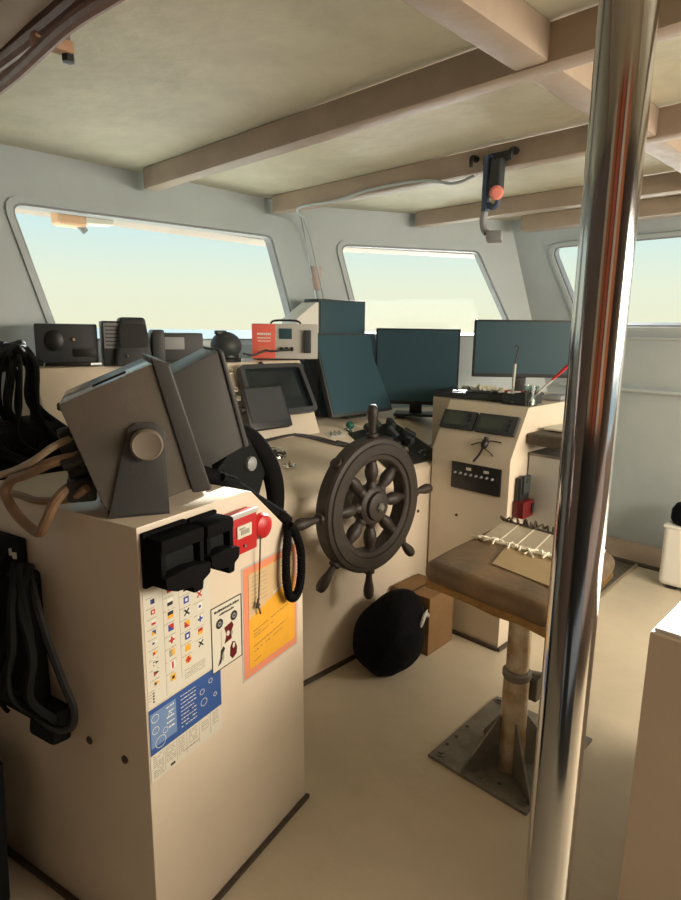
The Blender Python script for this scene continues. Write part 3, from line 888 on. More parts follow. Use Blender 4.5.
# ------------------------------------------------------------------ black device with cables on the cabinet's left face
t = thing('junction_box', 'black control box with hanging wiring on the cabinet left face', 'control box', BW(-0.06, 0.40, 0.5))
b = MB(); BB(b, -0.060, -0.001, 0.340, 0.600, 0.56, 0.93, 0.012); b.build('case', M_blackm, t)
b = MB(); BB(b, -0.020, -0.001, 0.392, 0.52, 0.915, 1.000, 0.004); b.build('mounting_plate', M_blackm, t)
b = MB(); BB(b, -0.024, -0.018, 0.425, 0.431, 0.955, 0.972); BB(b, -0.024, -0.018, 0.405, 0.418, 0.950, 0.965); b.build('plate_mark', M_white, t)
wr = random.Random(21)
wl = [([(-0.03, 0.34, 0.93), (-0.06, 0.275, 0.88), (-0.06, 0.245, 0.80), (-0.05, 0.215, 0.70), (-0.045, 0.190, 0.635), (-0.05, 0.20, 0.590), (-0.06, 0.25, 0.575), (-0.07, 0.31, 0.60)], 0.009)]
for k in range(16):
    v_ = wr.uniform(0.27, 0.56); bul = wr.uniform(0.02, 0.06)
    z1 = wr.uniform(0.52, 0.62)
    wl.append(([(-0.03 - wr.random() * .03, v_ + 0.06, 0.955), (-0.07 - bul * .5, v_ + wr.uniform(-.01, .03), 0.89), (-0.07 - bul, v_ - 0.02 + wr.uniform(-.03, .03), 0.79), (-0.075 - bul, v_ + wr.uniform(-.04, .05), 0.68), (-0.06, v_ + wr.uniform(-.03, .06), z1 + .02), (-0.05, v_ + wr.uniform(.0, .08), z1)], wr.uniform(0.005, 0.012)))
for pts, rr in wl:
    b = MB(); b.tube([BW(*p) for p in pts], rr, 7); b.build('wire', M_blackm if rr < 0.0088 or rr > 0.0092 else M_rubber, t)
b = MB(); BB(b, -0.055, -0.002, 0.26, 0.36, 0.515, 0.60, 0.012, rot=0.15); b.build('connector', M_blackm, t)
b = MB(); BB(b, -0.140, -0.075, 0.445, 0.475, 0.715, 0.735, 0.003); b.build('tag_label', M_white, t)
b = MB(); BB(b, -0.140, -0.075, 0.44, 0.49, 0.765, 0.785, 0.006); b.build('red_clamp', M_dred, t)

# ------------------------------------------------------------------ black cables hanging at left, from shelf to cabinet top
crng = random.Random(3)
tang = MB()
for i in range(26):
    x = 0.47 + crng.random() * 0.26
    y = 1.93 + crng.random() * 0.10
    pts = [(0.765 + crng.random() * 0.05, 2.31 + crng.random() * 0.1, 1.372), (0.70 + crng.uniform(-.04, .02), 2.20, 1.40 + crng.uniform(-.02, .05)), (x, y + 0.1, 1.36 + crng.uniform(-.04, .06)),
           (x - 0.04, y, 1.26 + crng.uniform(-.03, .03)), (x - 0.02 + crng.uniform(-.05, .08), y - 0.05, 1.16), (x + crng.uniform(-.03, .1), y - 0.12, 1.085 + crng.uniform(-.02, .03)), (x + 0.05, y - 0.10, 1.02)]
    tang.tube(pts, 0.006 + crng.random() * 0.006, 7)
tag(tang.build('cable_tangle', M_blackm), 'dense tangle of black cables hanging left of the instrument cabinet', 'cables', kind='stuff')
for i, wd in enumerate(('uppermost', 'middle', 'lowest')):
    b = MB(); b.tube([(0.45, 1.95, 1.42 - i * .035), (0.56, 2.05, 1.46 - i * 0.035), (0.66, 2.2, 1.41 - i * 0.02), (0.78, 2.33, 1.375 + 0.016 * (2 - i))], 0.006, 7)
    tag(b.build('black_cable', M_dull), wd + ' of three black cables running from the left edge to the shelf radios', 'cable', 'black cables running to the shelf radios')
b = MB(); b.box((0.56, 2.02, 1.10), (0.34, 0.22, 0.24), bev=0.05, seg=3)
tag(b.build('cable_box', M_blackm), 'black box buried under the cable tangle behind the cabinet', 'box')

# ================================================================== SHIP WHEEL
WC = V((1.838, 1.625, 0.788))
t = thing('ship_wheel', 'dark wooden ship wheel with turned handles on the console front', 'wheel', (WC.x, WC.y, 0.38))
AX = V((0, -1, 0))
MWH = axis_mat(WC, AX)
b = MB()
b.ring([(0.194, -0.034), (0.200, -0.040), (0.278, -0.040), (0.287, -0.031), (0.287, 0.022), (0.280, 0.032), (0.264, 0.035), (0.260, 0.041), (0.222, 0.041), (0.217, 0.034), (0.200, 0.032), (0.194, 0.026)], MWH, 72)
b.build('rim', M_wood, t, angle=30)
b = MB()
b.lathe([(0.060, -0.045), (0.080, -0.035), (0.083, 0.0), (0.083, 0.022), (0.074, 0.030), (0.062, 0.032), (0.058, 0.046), (0.040, 0.052), (0, 0.052)], MWH, 36)
hub = b.build('hub', M_wood, t)
b = MB(); b.lathe([(0.020, 0.050), (0.020, 0.060), (0.012, 0.068), (0, 0.068)], MWH, 6); b.build('axle_nut', M_gsteel, t)
b = MB(); b.cyl(WC + V((0, 0.04, 0)), (WC.x, 1.772, WC.z), 0.038, seg=24); b.lathe([(0.085, 0), (0.085, 0.012), (0.06, 0.02)], axis_mat((WC.x, 1.769, WC.z), AX), 28); b.build('axle', M_gsteel, t)
for k in range(8):
    a = k * PI / 4
    d = V((math.sin(a), 0, math.cos(a)))
    M = axis_mat(WC, d)
    b = MB()
    b.lathe([(0.022, 0.06), (0.025, 0.085), (0.018, 0.100), (0.027, 0.125), (0.029, 0.145), (0.024, 0.170), (0.019, 0.185), (0.026, 0.193), (0.026, 0.21), (0.020, 0.286), (0.024, 0.290), (0.024, 0.302), (0.016, 0.306)], M, 16)
    spk = b.build('spoke', M_wood, t)
    if k in (1, 7):
        continue            # these two handles are broken off
    b = MB()
    b.lathe([(0.013, 0.304), (0.0135, 0.316), (0.015, 0.335), (0.021, 0.365), (0.0235, 0.388), (0.021, 0.407), (0.013, 0.420), (0, 0.423)], M, 16)
    b.build('handle', M_wood, spk)

# ================================================================== DESK FITTINGS (wheel console)
DN = V((0, -0.45, 1)).normalized()
DY = V((0, 1, 0.45)).normalized()
DX = V((1, 0, 0))
def DP(x, y, h=0.0):
    return V((x, y, desk(y))) + DN * h
def dmat(x, y, h=0.0, rot=0.0):
    m = Matrix((DX, DY, DN)).transposed().to_4x4()
    m.translation = DP(x, y, h)
    return m @ Matrix.Rotation(rot, 4, 'Z')
t = thing('lever_panel', 'black engine control panel with chunky levers on the desk right of the wheel', 'control panel', DP(2.36, 1.98))
b = MB(); b.prism([(2.16, 1.795), (2.575, 1.795), (2.60, 1.815), (2.575, 2.13), (2.18, 2.09)], (0, 0, 0), (1, 0, 0), (0, 1, 0), 0.006)
# drop the plate onto the slope
for v in b.bm.verts:
    x, y, z = v.co
    v.co = DP(x, y, 0.0005 + z)
b.build('plate', M_black, t)
lr = random.Random(5)
for (x, y, l) in ((2.28, 2.05, .060), (2.37, 2.09, .055), (2.40, 2.00, .06), (2.47, 2.07, .065), (2.50, 1.97, .06), (2.30, 1.95, .05), (2.44, 1.92, .045)):
    b = MB()
    b.cyl(DP(x, y, 0.004), DP(x, y - 0.005, 0.03), 0.012, seg=12)
    M = dmat(x, y, 0.045, lr.uniform(-.5, .5)) @ Matrix.Rotation(lr.uniform(-.4, .4), 4, 'X')
    b.box((0, 0, 0), (0.034, l * 1.15, 0.034), bev=0.009, seg=3, M=M)
    b.build('lever', M_charc, t)
b = MB(); b.lathe([(0.010, 0), (0.010, 0.010), (0, 0.012)], dmat(2.42, 1.955, 0.004), 14); b.build('chrome_button', M_chrome, t)
b = MB()
for (x, y) in ((2.47, 1.86), (2.50, 1.87), (2.53, 1.87), (2.48, 1.835)):
    b.lathe([(0.006, 0), (0.006, 0.006), (0, 0.007)], dmat(x, y, 0.005), 10)
b.build('toggle_row', M_greyp, t)
t = thing('green_knob', 'small green knob on a stem at the left end of the lever panel', 'knob', DP(2.21, 2.11))
b = MB(); b.lathe([(0.022, 0), (0.022, 0.006), (0.010, 0.010), (0.010, 0.022), (0, 0.022)], dmat(2.205, 2.115), 16); b.build('stem', M_chrome, t)
b = MB(); b.lathe([(0.014, 0.020), (0.021, 0.026), (0.021, 0.042), (0.014, 0.050), (0, 0.051)], dmat(2.205, 2.115), 18); b.build('cap', M_green, t)

def gauge(label, x, y, r):
    t = thing('gauge', label, 'gauge', DP(x, y))
    b = MB(); b.ring([(r, 0.0), (r, 0.010), (r * .92, 0.015), (r * .80, 0.012), (r * .80, 0.0)], dmat(x, y), 32); b.build('bezel', M_chrome, t)
    b = MB(); b.lathe([(r * .82, 0.0), (r * .82, 0.004), (0, 0.004)], dmat(x, y), 28); b.build('dial', M_lgrey, t)
    b = MB(); b.box((0, r * .25, 0.007), (r * 1.0, r * .35, 0.005), bev=0.002, M=dmat(x, y, 0, .5))
    b.ring([(r * .45, 0.004), (r * .45, 0.010), (r * .30, 0.010), (r * .30, 0.004)], dmat(x + r * .2, y - r * .35), 20)
    b.build('markings', M_seal, t)
gauge('round chrome gauge flush in the desk, left of the ship wheel', 1.665, 2.035, 0.048)
t = thing('key_switch', 'chrome oval key switch just below the round chrome gauge', 'switch', DP(1.655, 1.95))
b = MB(); b.lathe([(0.030, 0), (0.030, 0.008), (0.022, 0.013), (0, 0.013)], dmat(1.665, 1.945) @ Matrix.Diagonal((1.2, .55, 1, 1)), 24); b.build('plate', M_chrome, t)
b = MB(); b.box((0, 0, 0.018), (0.008, 0.018, 0.018), bev=0.002, M=dmat(1.665, 1.945)); b.build('key', M_post, t)
t = thing('switch_plate', 'small pale plate with metal clips on the desk above the wheel', 'switch', DP(2.12, 2.17))
b = MB(); b.box((0, 0, 0.002), (0.11, 0.05, 0.004), bev=0.0015, M=dmat(2.10, 2.10)); b.build('plate', M_lgrey, t)
b = MB()
for dx in (-0.03, 0.0, 0.03):
    b.tube([dmat(2.10 + dx, 2.10) @ V((-0.012, -0.012, 0.006)), dmat(2.10 + dx, 2.10) @ V((0, 0.014, 0.014)), dmat(2.10 + dx, 2.10) @ V((0.012, -0.010, 0.006))], 0.003, 6)
b.build('clips', M_chrome, t)
t = thing('black_lead', 'black twin lead with a plug end lying across the desk above the wheel', 'cable', DP(1.95, 2.08))
b = MB()
b.tube([DP(1.62, 2.11, 0.012), DP(1.72, 2.125, 0.012), DP(1.86, 2.13, 0.012), DP(1.97, 2.085, 0.010), DP(2.035, 2.03, 0.010)], 0.0065, 7)
b.tube([DP(1.85, 2.128, 0.018), DP(1.90, 2.11, 0.012), DP(1.99, 2.045, 0.010), DP(2.045, 2.01, 0.010)], 0.0055, 7)
b.build('wires', M_rubber, t)
b = MB(); b.cyl(DP(2.03, 2.032, 0.012), DP(2.082, 1.995, 0.012), 0.013, seg=14, bev=0.003); b.build('plug', M_rubber, t)

# chart plotter on the leaning face of the riser
RN = V((0, -0.337, 0.143)).normalized()
RY = V((0, 0.143, 0.337)).normalized()
RO = V((0, 2.125, 1.008))
def RP(x, s, h=0.0): return RO + V((x, 0, 0)) + RY * s + RN * h
t = thing('chart_plotter', 'black framed chart plotter screen on the leaning cream cabinet', 'screen', RP(1.8, 0.09))
out = rrect([(1.600, 0.100), (1.995, 0.100), (1.965, 0.345), (1.600, 0.345)], 0.03)
inn = rrect([(1.622, 0.125), (1.970, 0.125), (1.944, 0.325), (1.622, 0.325)], 0.015)
b = MB(); b.ringwall(out, [inn], RP(0, 0, 0.0005), DX, RY, -0.030 if False else 0.03)
# ex x ey = x x RY points to -RN ; shift so the frame stands proud of the face
for v in b.bm.verts: v.co += RN * 0.03
b.build('frame', M_charc, t)
b = MB(); b.prism(inn, RP(0, 0, 0.018), DX, RY, 0.017); b.build('screen', M_screen, t)
b = MB(); b.lathe([(0.012, 0), (0.014, 0.012), (0.008, 0.024), (0, 0.026)], axis_mat(RP(1.76, 0.347, 0.012), RY), 14); b.build('knob', M_black, t)
t = thing('small_monitor', 'small black square monitor overlapping the chart plotter lower left corner', 'screen', DP(1.66, 2.09))
b = MB()
Mm = Matrix((DX, RY, RN)).transposed().to_4x4(); Mm.translation = RP(1.665, 0.135, 0.075)
b.box((0, 0, 0), (0.235, 0.195, 0.040), bev=0.008, M=Mm); b.build('case', M_black, t)
b = MB(); b.box((0, 0.01, 0.021), (0.205, 0.155, 0.003), M=Mm); b.build('screen', M_charc, t)
b = MB(); b.box((0, -0.03, -0.035), (0.10, 0.05, 0.045), bev=0.006, M=Mm); b.build('foot', M_black, t)
b = MB(); b.cyl(Mm @ V((-0.117, 0, 0)), Mm @ V((-0.135, 0, 0)), 0.016, seg=14); b.build('side_knob', M_black, t)

# ================================================================== RADIOS AND BOXES ON THE RISER
RT = 1.3565
t = thing('marine_radio', 'wide black marine radio at the left end of the shelf below the window', 'radio', (0.905, 2.36, RT))
b = MB(); b.box((0.905, 2.36, RT + 0.085), (0.27, 0.17, 0.145), bev=0.008); b.build('case', M_charc, t)
b = MB(); b.box((0.905, 2.36, RT + 0.006), (0.20, 0.12, 0.012), bev=0.002); b.build('foot', M_black, t)
b = MB(); b.lathe([(0.038, 0), (0.038, 0.012), (0.032, 0.016), (0, 0.016)], axis_mat((0.855, 2.276, RT + 0.095), (0, -1, 0)), 24); b.build('speaker', M_black, t)
b = MB(); b.lathe([(0.007, 0), (0.006, 0.012), (0, 0.012)], axis_mat((0.935, 2.276, RT + 0.10), (0, -1, 0)), 12); b.build('indicator', M_chrome, t)
b = MB(); b.box((0.98, 2.273, RT + 0.05), (0.10, 0.006, 0.03), bev=0.002); b.build('keypad', M_black, t)
t = thing('louvred_box', 'narrow grey louvred box between the wide black radio and the loudspeaker', 'radio', (1.090, 2.38, RT))
b = MB(); b.box((1.090, 2.38, RT + 0.085), (0.088, 0.15, 0.17), bev=0.005); b.build('case', M_charc, t)
b = MB()
b.box((1.083, 2.304, RT + 0.115), (0.066, 0.004, 0.095), bev=0.001, mi=0)
b.build('grille', M_greyp, t)
b = MB()
for k in range(6): b.box((1.083, 2.3005, RT + 0.080 + k * 0.014), (0.056, 0.004, 0.004), mi=0)
b.build('louvres', M_charc, t)
b = MB(); b.box((1.127, 2.303, RT + 0.105), (0.014, 0.005, 0.10)); b.build('pale_strip', M_paper, t)
t = thing('loudspeaker', 'chunky dark loudspeaker in the middle of the radios, tallest of the row', 'speaker', (1.192, 2.27, RT))
b = MB(); b.hexa([(1.120, 2.20, RT), (1.262, 2.20, RT), (1.262, 2.33, RT), (1.120, 2.33, RT), (1.145, 2.22, RT + 0.185), (1.238, 2.22, RT + 0.185), (1.238, 2.33, RT + 0.185), (1.145, 2.33, RT + 0.185)], bev=0.014, seg=3); b.build('case', M_charc, t)
b = MB(); b.prism(rrect([(-0.052, -0.045), (0.052, -0.045), (0.048, 0.045), (-0.048, 0.045)], 0.02), (1.192, 2.211, RT + 0.115), (1, 0, 0), (0, 0.1, 1), 0.006); b.build('grille', M_black, t)
b = MB(); b.box((1.285, 2.27, RT + 0.07), (0.05, 0.10, 0.14), bev=0.012); b.build('bracket', M_charc, t)
b = MB(); b.lathe([(0.006, 0), (0.006, 0.006), (0, 0.006)], axis_mat((1.165, 2.203, RT + 0.04), (0, -1, 0)), 10); b.build('led', M_chrome, t)
t = thing('radio_set', 'low black radio with a grey display right of the loudspeaker', 'radio', (1.425, 2.36, RT))
b = MB(); b.box((1.425, 2.36, RT + 0.070), (0.215, 0.16, 0.115), bev=0.007); b.build('case', M_charc, t)
b = MB(); b.box((1.425, 2.36, RT + 0.006), (0.16, 0.11, 0.013)); b.build('foot', M_black, t)
b = MB(); b.box((1.400, 2.278, RT + 0.085), (0.105, 0.005, 0.050), bev=0.001); b.build('display', M_greyp, t)
t = thing('compass_dome', 'small black domed compass near the red power supply', 'compass', (1.63, 2.30, RT))
b = MB(); b.lathe([(0.068, 0), (0.070, 0.012), (0.060, 0.020), (0.060, 0.03)], axis_mat((1.625, 2.34, RT), (0, 0, 1)), 28); b.build('base', M_black, t)
b = MB(); b.ell((1.625, 2.335, RT + 0.072), (0.072, 0.068, 0.062), rot=(0.3, 0, 0)); b.build('dome', M_charc, t)
b = MB(); b.box((1.600, 2.34, RT + 0.130), (0.05, 0.03, 0.02), bev=0.006); b.build('hood', M_black, t)
b = MB(); b.tube([(1.69, 2.30, RT + 0.035), (1.74, 2.28, RT + 0.03), (1.80, 2.27, RT + 0.05), (1.86, 2.30, RT + 0.045), (1.95, 2.262, RT + 0.052)], 0.005, 6); tag(b.build('black_wire', M_rubber), 'thin black wire running from the dome across the red power supply', 'cable')

t = PSU = thing('power_supply', 'power supply with coral red left panel and grey right panel on the shelf', 'power supply', (1.955, 2.385, RT))
b = MB(); b.box((1.955, 2.385, RT + 0.085), (0.385, 0.20, 0.16), bev=0.005); b.build('case', M_lgrey, t)
b = MB(); b.box((1.832, 2.2835, RT + 0.085), (0.135, 0.005, 0.156), bev=0.001); b.build('red_panel', M_orange, t)
b = MB()
b.bm.from_mesh(bpy.data.meshes.new('e'))
random.seed(11)
for z, u0, u1, h in ((RT + 0.118, 1.795, 1.872, 0.010), (RT + 0.100, 1.795, 1.868, 0.006), (RT + 0.086, 1.800, 1.868, 0.005)):
    u = u0
    while u < u1:
        L = random.uniform(0.006, 0.011); b.box((u + L / 2, 2.2805, z), (L, 0.002, h)); u += L + 0.003
b.build('panel_lettering', M_fwht, t)
b = MB()
for z in (RT + 0.052, RT + 0.045, RT + 0.06): b.box((1.835, 2.2805, z), (0.075, 0.002, 0.004))
b.build('panel_print', M_pink, t)
b = MB(); b.box((1.958, 2.2835, RT + 0.120), (0.075, 0.006, 0.048), bev=0.001); b.build('meter', M_screenm, t)
for x in (1.935, 1.965, 1.995):
    b = MB(); b.lathe([(0.010, 0), (0.010, 0.014), (0.007, 0.018), (0, 0.018)], axis_mat((x, 2.286, RT + 0.050), (0, -1, 0)), 14); b.build('terminal', M_black, t)
b = MB(); b.box((2.085, 2.275, RT + 0.085), (0.045, 0.022, 0.105), bev=0.005); b.build('plug_block', M_charc, t)
b = MB(); b.box((1.955, 2.36, RT + 0.0025), (0.33, 0.13, 0.005)); b.build('feet', M_black, t)
b = MB(); b.tube([(1.87, 2.35, RT + 0.166), (1.90, 2.35, RT + 0.180), (2.02, 2.35, RT + 0.180), (2.05, 2.35, RT + 0.166)], 0.005, 6); b.build('carry_handle', M_black, t)

PSU.location = (2.02, 2.39, RT); PSU.rotation_euler.z = R(-40); PSU.scale = (0.84, 0.9, 1.06)
for o_ in list(COL.objects):
    if o_.name.startswith(('marine_radio', 'louvred_box', 'radio_set', 'loudspeaker')) and o_.parent is None:
        o_.rotation_euler.z = R(-20)
        o_.location.x += {'mar': 0.045, 'lou': -0.026, 'rad': -0.050}[o_.name[:3]] - (0.026 if o_.name.startswith('loud') else 0)
        if o_.name.startswith('mar'): o_.scale.x = 0.80; o_.location.y += 0.07
        if o_.name.startswith('louv'): o_.location.x += 0.028; o_.location.y -= 0.05

# tall dark display and the box behind it
t = thing('tall_display', 'tall dark flat display leaning back behind the ship wheel top handle', 'display', (2.5, 2.2, 1.03))
A = V((2.180, 2.200, 1.052)); Bp = V((2.672, 2.210, 1.052))
ex = (Bp - A).normalized(); back = V((0, 0, 1)).cross(ex).normalized()
eyd = (V((0, 0, 1)) + back * 0.345).normalized()
Wd = (Bp - A).length
b = MB(); b.prism([(0, 0), (Wd, 0), (Wd, 0.452), (0, 0.452)], A + back * 0.030, ex, eyd, 0.03, bev=0.004)
b.build('case', M_charc, t)
b = MB(); b.prism([(0.012, 0.014), (Wd - 0.012, 0.014), (Wd - 0.012, 0.440), (0.012, 0.440)], A + back * 0.030 + ex.cross(eyd).normalized() * 0.0285, ex, eyd, 0.004)
b.build('screen', M_screenm, t)
b = MB(); b.box(A + ex * Wd / 2 + back * 0.10 + V((0, 0, 0.015)), (0.16, 0.10, 0.07), rot=(0, 0, math.atan2(ex.y, ex.x)), bev=0.01); b.build('stand', M_black, t)
t = thing('equipment_case', 'tall black equipment case with a white left side behind the leaning display', 'case', (2.43, 2.42, 1.03))
b = MB(); b.box((2.478, 2.490, 1.350), (0.372, 0.12, 0.640), bev=0.006); b.build('body', M_charc, t)
b = MB(); b.prism([(2.130, 1.36), (2.292, 1.36), (2.292, 1.650), (2.275, 1.650), (2.135, 1.560)], (0, 2.55, 0), (1, 0, 0), (0, 0, 1), 0.12, bev=0.004); b.build('side_panel', M_white, t)
b = MB(); b.box((2.478, 2.428, 1.350), (0.355, 0.006, 0.620), bev=0.002); b.build('front_panel', M_screenm, t)

# ================================================================== STARBOARD CONSOLE FITTINGS
def monitor(label, A, Bq, z0, z1, base_z):
    A, Bq = V((*A, 0)), V((*Bq, 0))
    ex = (Bq - A).normalized(); W_ = (Bq - A).length
    back = V((0, 0, 1)).cross(ex).normalized()
    mid = (A + Bq) / 2
    t = thing('monitor', label, 'monitor', (mid.x, mid.y, base_z))
    b = MB(); b.prism(rrect([(0, 0), (W_, 0), (W_, z1 - z0), (0, z1 - z0)], 0.006), A + back * 0.02 + V((0, 0, z0)), ex, (0, 0, 1), 0.022, bev=0.003)
    # ex x z points to the viewer side (-back)
    b.build('case', M_black, t)
    b = MB(); b.prism([(0.010, 0.020), (W_ - 0.010, 0.020), (W_ - 0.010, z1 - z0 - 0.010), (0.010, z1 - z0 - 0.010)], A - back * 0.0005 + V((0, 0, z0)), ex, (0, 0, 1), 0.003)
    b.build('screen', M_screenm, t)
    b = MB(); b.box(mid + back * 0.045 + V((0, 0, (base_z + z0 + 0.1) / 2)), (0.07, 0.03, z0 + 0.1 - base_z), rot=(0, 0, math.atan2(ex.y, ex.x)), bev=0.004); b.build('stand_neck', M_black, t)
    b = MB(); b.box(mid + back * 0.035 + V((0, 0, base_z + 0.008)), (0.24, 0.16, 0.014), rot=(0, 0, math.atan2(ex.y, ex.x)), bev=0.004); b.build('stand_base', M_black, t)
    return t
CT = 1.169
monitor('black monitor between the tall leaning display and the other monitor', (2.615, 2.300), (2.880, 1.915), 1.095, 1.520, 1.030)
monitor('rightmost black monitor, partly behind the steel pole', (2.915, 1.851), (3.275, 1.450), 1.262, 1.572, CT)

# document tray with clutter
t = thing('keyboard', 'dark keyboard along the console edge in front of the monitors', 'keyboard', (2.72, 1.72, CT))
Mk = Matrix.Translation((2.71, 1.685, CT + 0.017)) @ Matrix.Rotation(R(-83), 4, 'Z')
b = MB(); b.box((0, 0, 0), (0.41, 0.15, 0.030), bev=0.005, M=Mk); b.build('case', M_charc, t)
kb = MB()
for r_ in range(4):
    for c_ in range(14):
        kb.box((-0.188 + c_ * 0.029, -0.05 + r_ * 0.030, 0.018), (0.024, 0.024, 0.008), M=Mk)
kb.build('keys', M_black, t)
t = thing('black_tray', 'shallow black tray of small things right of the keyboard', 'tray', (2.74, 1.42, CT))
Mt = Matrix.Translation((2.700, 1.425, CT)) @ Matrix.Rotation(R(-86), 4, 'Z')
b = MB()
b.box((0, 0, 0.004), (0.13, 0.16, 0.008), M=Mt)
for c, s in (((0, -0.077, 0.025), (0.13, 0.006, 0.05)), ((0, 0.077, 0.025), (0.13, 0.006, 0.05)), ((-0.062, 0, 0.025), (0.006, 0.16, 0.05)), ((0.062, 0, 0.025), (0.006, 0.16, 0.05))):
    b.box(c, s, bev=0.001, M=Mt)
b.build('tray_body', M_charc, t)
prng = random.Random(9)
for i, (x, y, a, lab) in enumerate(((2.80, 1.60, .3, 'white folded paper on the keyboard back edge nearest the tray'), (2.84, 1.80, -.4, 'white paper slip behind the keyboard centre'), (2.83, 1.70, .9, 'crumpled pale paper at the foot of the right monitor'))):
    vs, fs = [], []
    nx, ny = 7, 5
    for j in range(ny):
        for k in range(nx):
            vs.append((-0.075 + 0.15 * k / (nx - 1), -0.045 + 0.09 * j / (ny - 1), 0.016 + prng.uniform(-0.010, 0.030)))
    for j in range(ny - 1):
        for k in range(nx - 1):
            a0 = j * nx + k; fs.append((a0, a0 + 1, a0 + nx + 1, a0 + nx))
    M = Matrix.Translation((x, y, CT + 0.012 + i * 0.002)) @ Matrix.Rotation(a, 4, 'Z')
    b = MB(); b.mesh([M @ V(p) for p in vs], fs, recalc=False)
    tag(b.build('paper', M_paper, angle=20), lab, 'paper')
for i, (c, s, a, m_, nm, lab) in enumerate((((2.77, 1.53, CT + 0.020), (0.13, 0.05, 0.040), .4, M_black, 'small_box', 'small black box between keyboard and black tray'),
                             ((2.93, 1.62, CT + 0.015), (0.10, 0.07, 0.03), .2, M_charc, 'adapter', 'dark adapter lying under the right monitor'),
                             ((3.00, 1.40, CT + 0.012), (0.13, 0.10, 0.022), .1, M_greyp, 'notebook', 'grey notebook lying beside the clear cup'))):
    b = MB(); b.box(c, s, rot=(0, 0, a), bev=0.004); tag(b.build(nm, m_), lab, nm.split('_')[-1])
for i, (p, q, m_, lab) in enumerate((((2.62, 1.46, 1.224), (2.74, 1.39, 1.226), M_white, 'white pen lying across the black tray'), ((2.66, 1.50, 1.224), (2.70, 1.34, 1.228), M_red, 'red pen lying across the black tray'))):
    b = MB(); b.cyl(p, q, 0.005, 0.003, seg=10); tag(b.build('pen', m_), lab, 'pen')

t = thing('glass_cup', 'clear glass cup at the console front corner holding the red brush', 'cup', (2.675, 1.365, CT))
cx, cy = 2.640, 1.352
b = MB(); b.ring([(0.030, 0.0), (0.036, 0.092), (0.0335, 0.092), (0.028, 0.005)], axis_mat((cx, cy, CT), (0, 0, 1)), 28)
b.lathe([(0.029, 0), (0.029, 0.006), (0, 0.006)], axis_mat((cx, cy, CT), (0, 0, 1)), 28); b.build('glass', M_cup, t)
t = thing('brush', 'brush with a flat red handle leaning in the clear cup', 'brush', (cx, cy, CT + 0.01))
p0, p1 = V((cx - 0.005, cy + 0.012, CT + 0.012)), V((2.735, 1.250, 1.335))
dd = (p1 - p0).normalized()
b = MB(); b.cyl(p0, p0 + dd * 0.17, 0.005, 0.0055, seg=10); b.build('stem', M_lgrey, t)
b = MB(); b.hexa([p0 + dd * 0.15 + V((s1 * 0.008, s2 * 0.006, 0)) for s1, s2 in ((-1, -1), (1, -1), (1, 1), (-1, 1))] + [p0 + dd * 0.265 + V((s1 * 0.016, s2 * 0.008, 0)) for s1, s2 in ((-1, -1), (1, -1), (1, 1), (-1, 1))], bev=0.003)
b.build('red_handle', M_red, t)
t = thing('gooseneck_microphone', 'slim pale gooseneck microphone rising before the right monitor', 'microphone', (2.655, 1.43, CT))
b = MB(); b.lathe([(0.022, 0), (0.022, 0.012), (0.008, 0.020)], axis_mat((2.635, 1.445, CT + 0.006), (0, 0, 1)), 18); b.build('base', M_charc, t)
b = MB(); b.cyl((2.635, 1.445, CT + 0.018), (2.635, 1.440, CT + 0.19), 0.0065, seg=10)
b.build('stem', M_lgrey, t)
b = MB(); b.tube([(2.635, 1.440, CT + 0.188), (2.635, 1.435, CT + 0.23), (2.633, 1.427, CT + 0.262), (2.625, 1.427, CT + 0.275), (2.612, 1.44, CT + 0.268)], 0.0035, 7); b.build('neck', M_charc, t)

# sloped face fittings: plane from (2.45, z .935) to (2.585, 1.165)
SO = V((2.45, 0, 0.935)); SY = V((0.135, 0, 0.23)).normalized(); SX = V((0, -1, 0)); SNn = SX.cross(SY).normalized()   # points to the viewer (-x, +z)
if SNn.x > 0: SNn = -SNn
def smat(y, s, h=0.0):
    m = Matrix((SX, SY, SNn)).transposed().to_4x4(); m.translation = SO + V((0, y, 0)) + SY * s + SNn * h
    return m
for k, (y, wd, lab) in enumerate(((1.664, 0.190, 'dark framed lcd instrument, the left one of two on the console slope'), (1.452, 0.212, 'dark framed lcd instrument, the right one of two on the console slope'))):
    t = thing('lcd_instrument', lab, 'instrument', SO + V((0, y, 0)) + SY * 0.15)
    b = MB(); b.box((0, 0, 0.010), (wd, 0.098, 0.020), bev=0.007, M=smat(y, 0.160)); b.build('case', M_charc, t)
    b = MB(); b.box((-wd * 0.13, 0, 0.021), (wd * 0.55, 0.064, 0.003), M=smat(y, 0.160)); b.build('lcd', M_display, t)
    b = MB()
    for j in range(3): b.box((wd * 0.33, -0.025 + j * 0.025, 0.021), (0.022, 0.012, 0.004), bev=0.001, M=smat(y, 0.160))
    b.build('buttons', M_black, t)
t = thing('wire_sprig', 'black plug with wires sprouting from the console between lcd and switch panel', 'plug', SO + V((0, 1.48, 0)) + SY * 0.06)
b = MB(); b.ell((0, 0, 0.016), (0.017, 0.027, 0.018), M=smat(1.475, 0.055)); b.cyl(smat(1.48, 0.08) @ V((0, 0, 0.008)), smat(1.482, 0.092) @ V((0, 0, 0.014)), 0.010, seg=12); b.build('plug_body', M_black, t)
b = MB()
for pts in ([(0, 0, .02), (-.03, .0, .02), (-.075, -.012, .006)], [(0, .01, .02), (.03, .018, .018), (.075, .022, .006)], [(0, -.02, .02), (.035, -.035, .012), (.055, -.05, .005)]):
    b.tube([smat(1.475, 0.055) @ V(p) for p in pts], 0.003, 6)
b.tube([smat(1.475, 0.055) @ V(p) for p in ((0, -.02, .02), (-.012, -.055, .012), (-.03, -.095, .012))], 0.0055, 6)
b.build('wires', M_rubber, t)

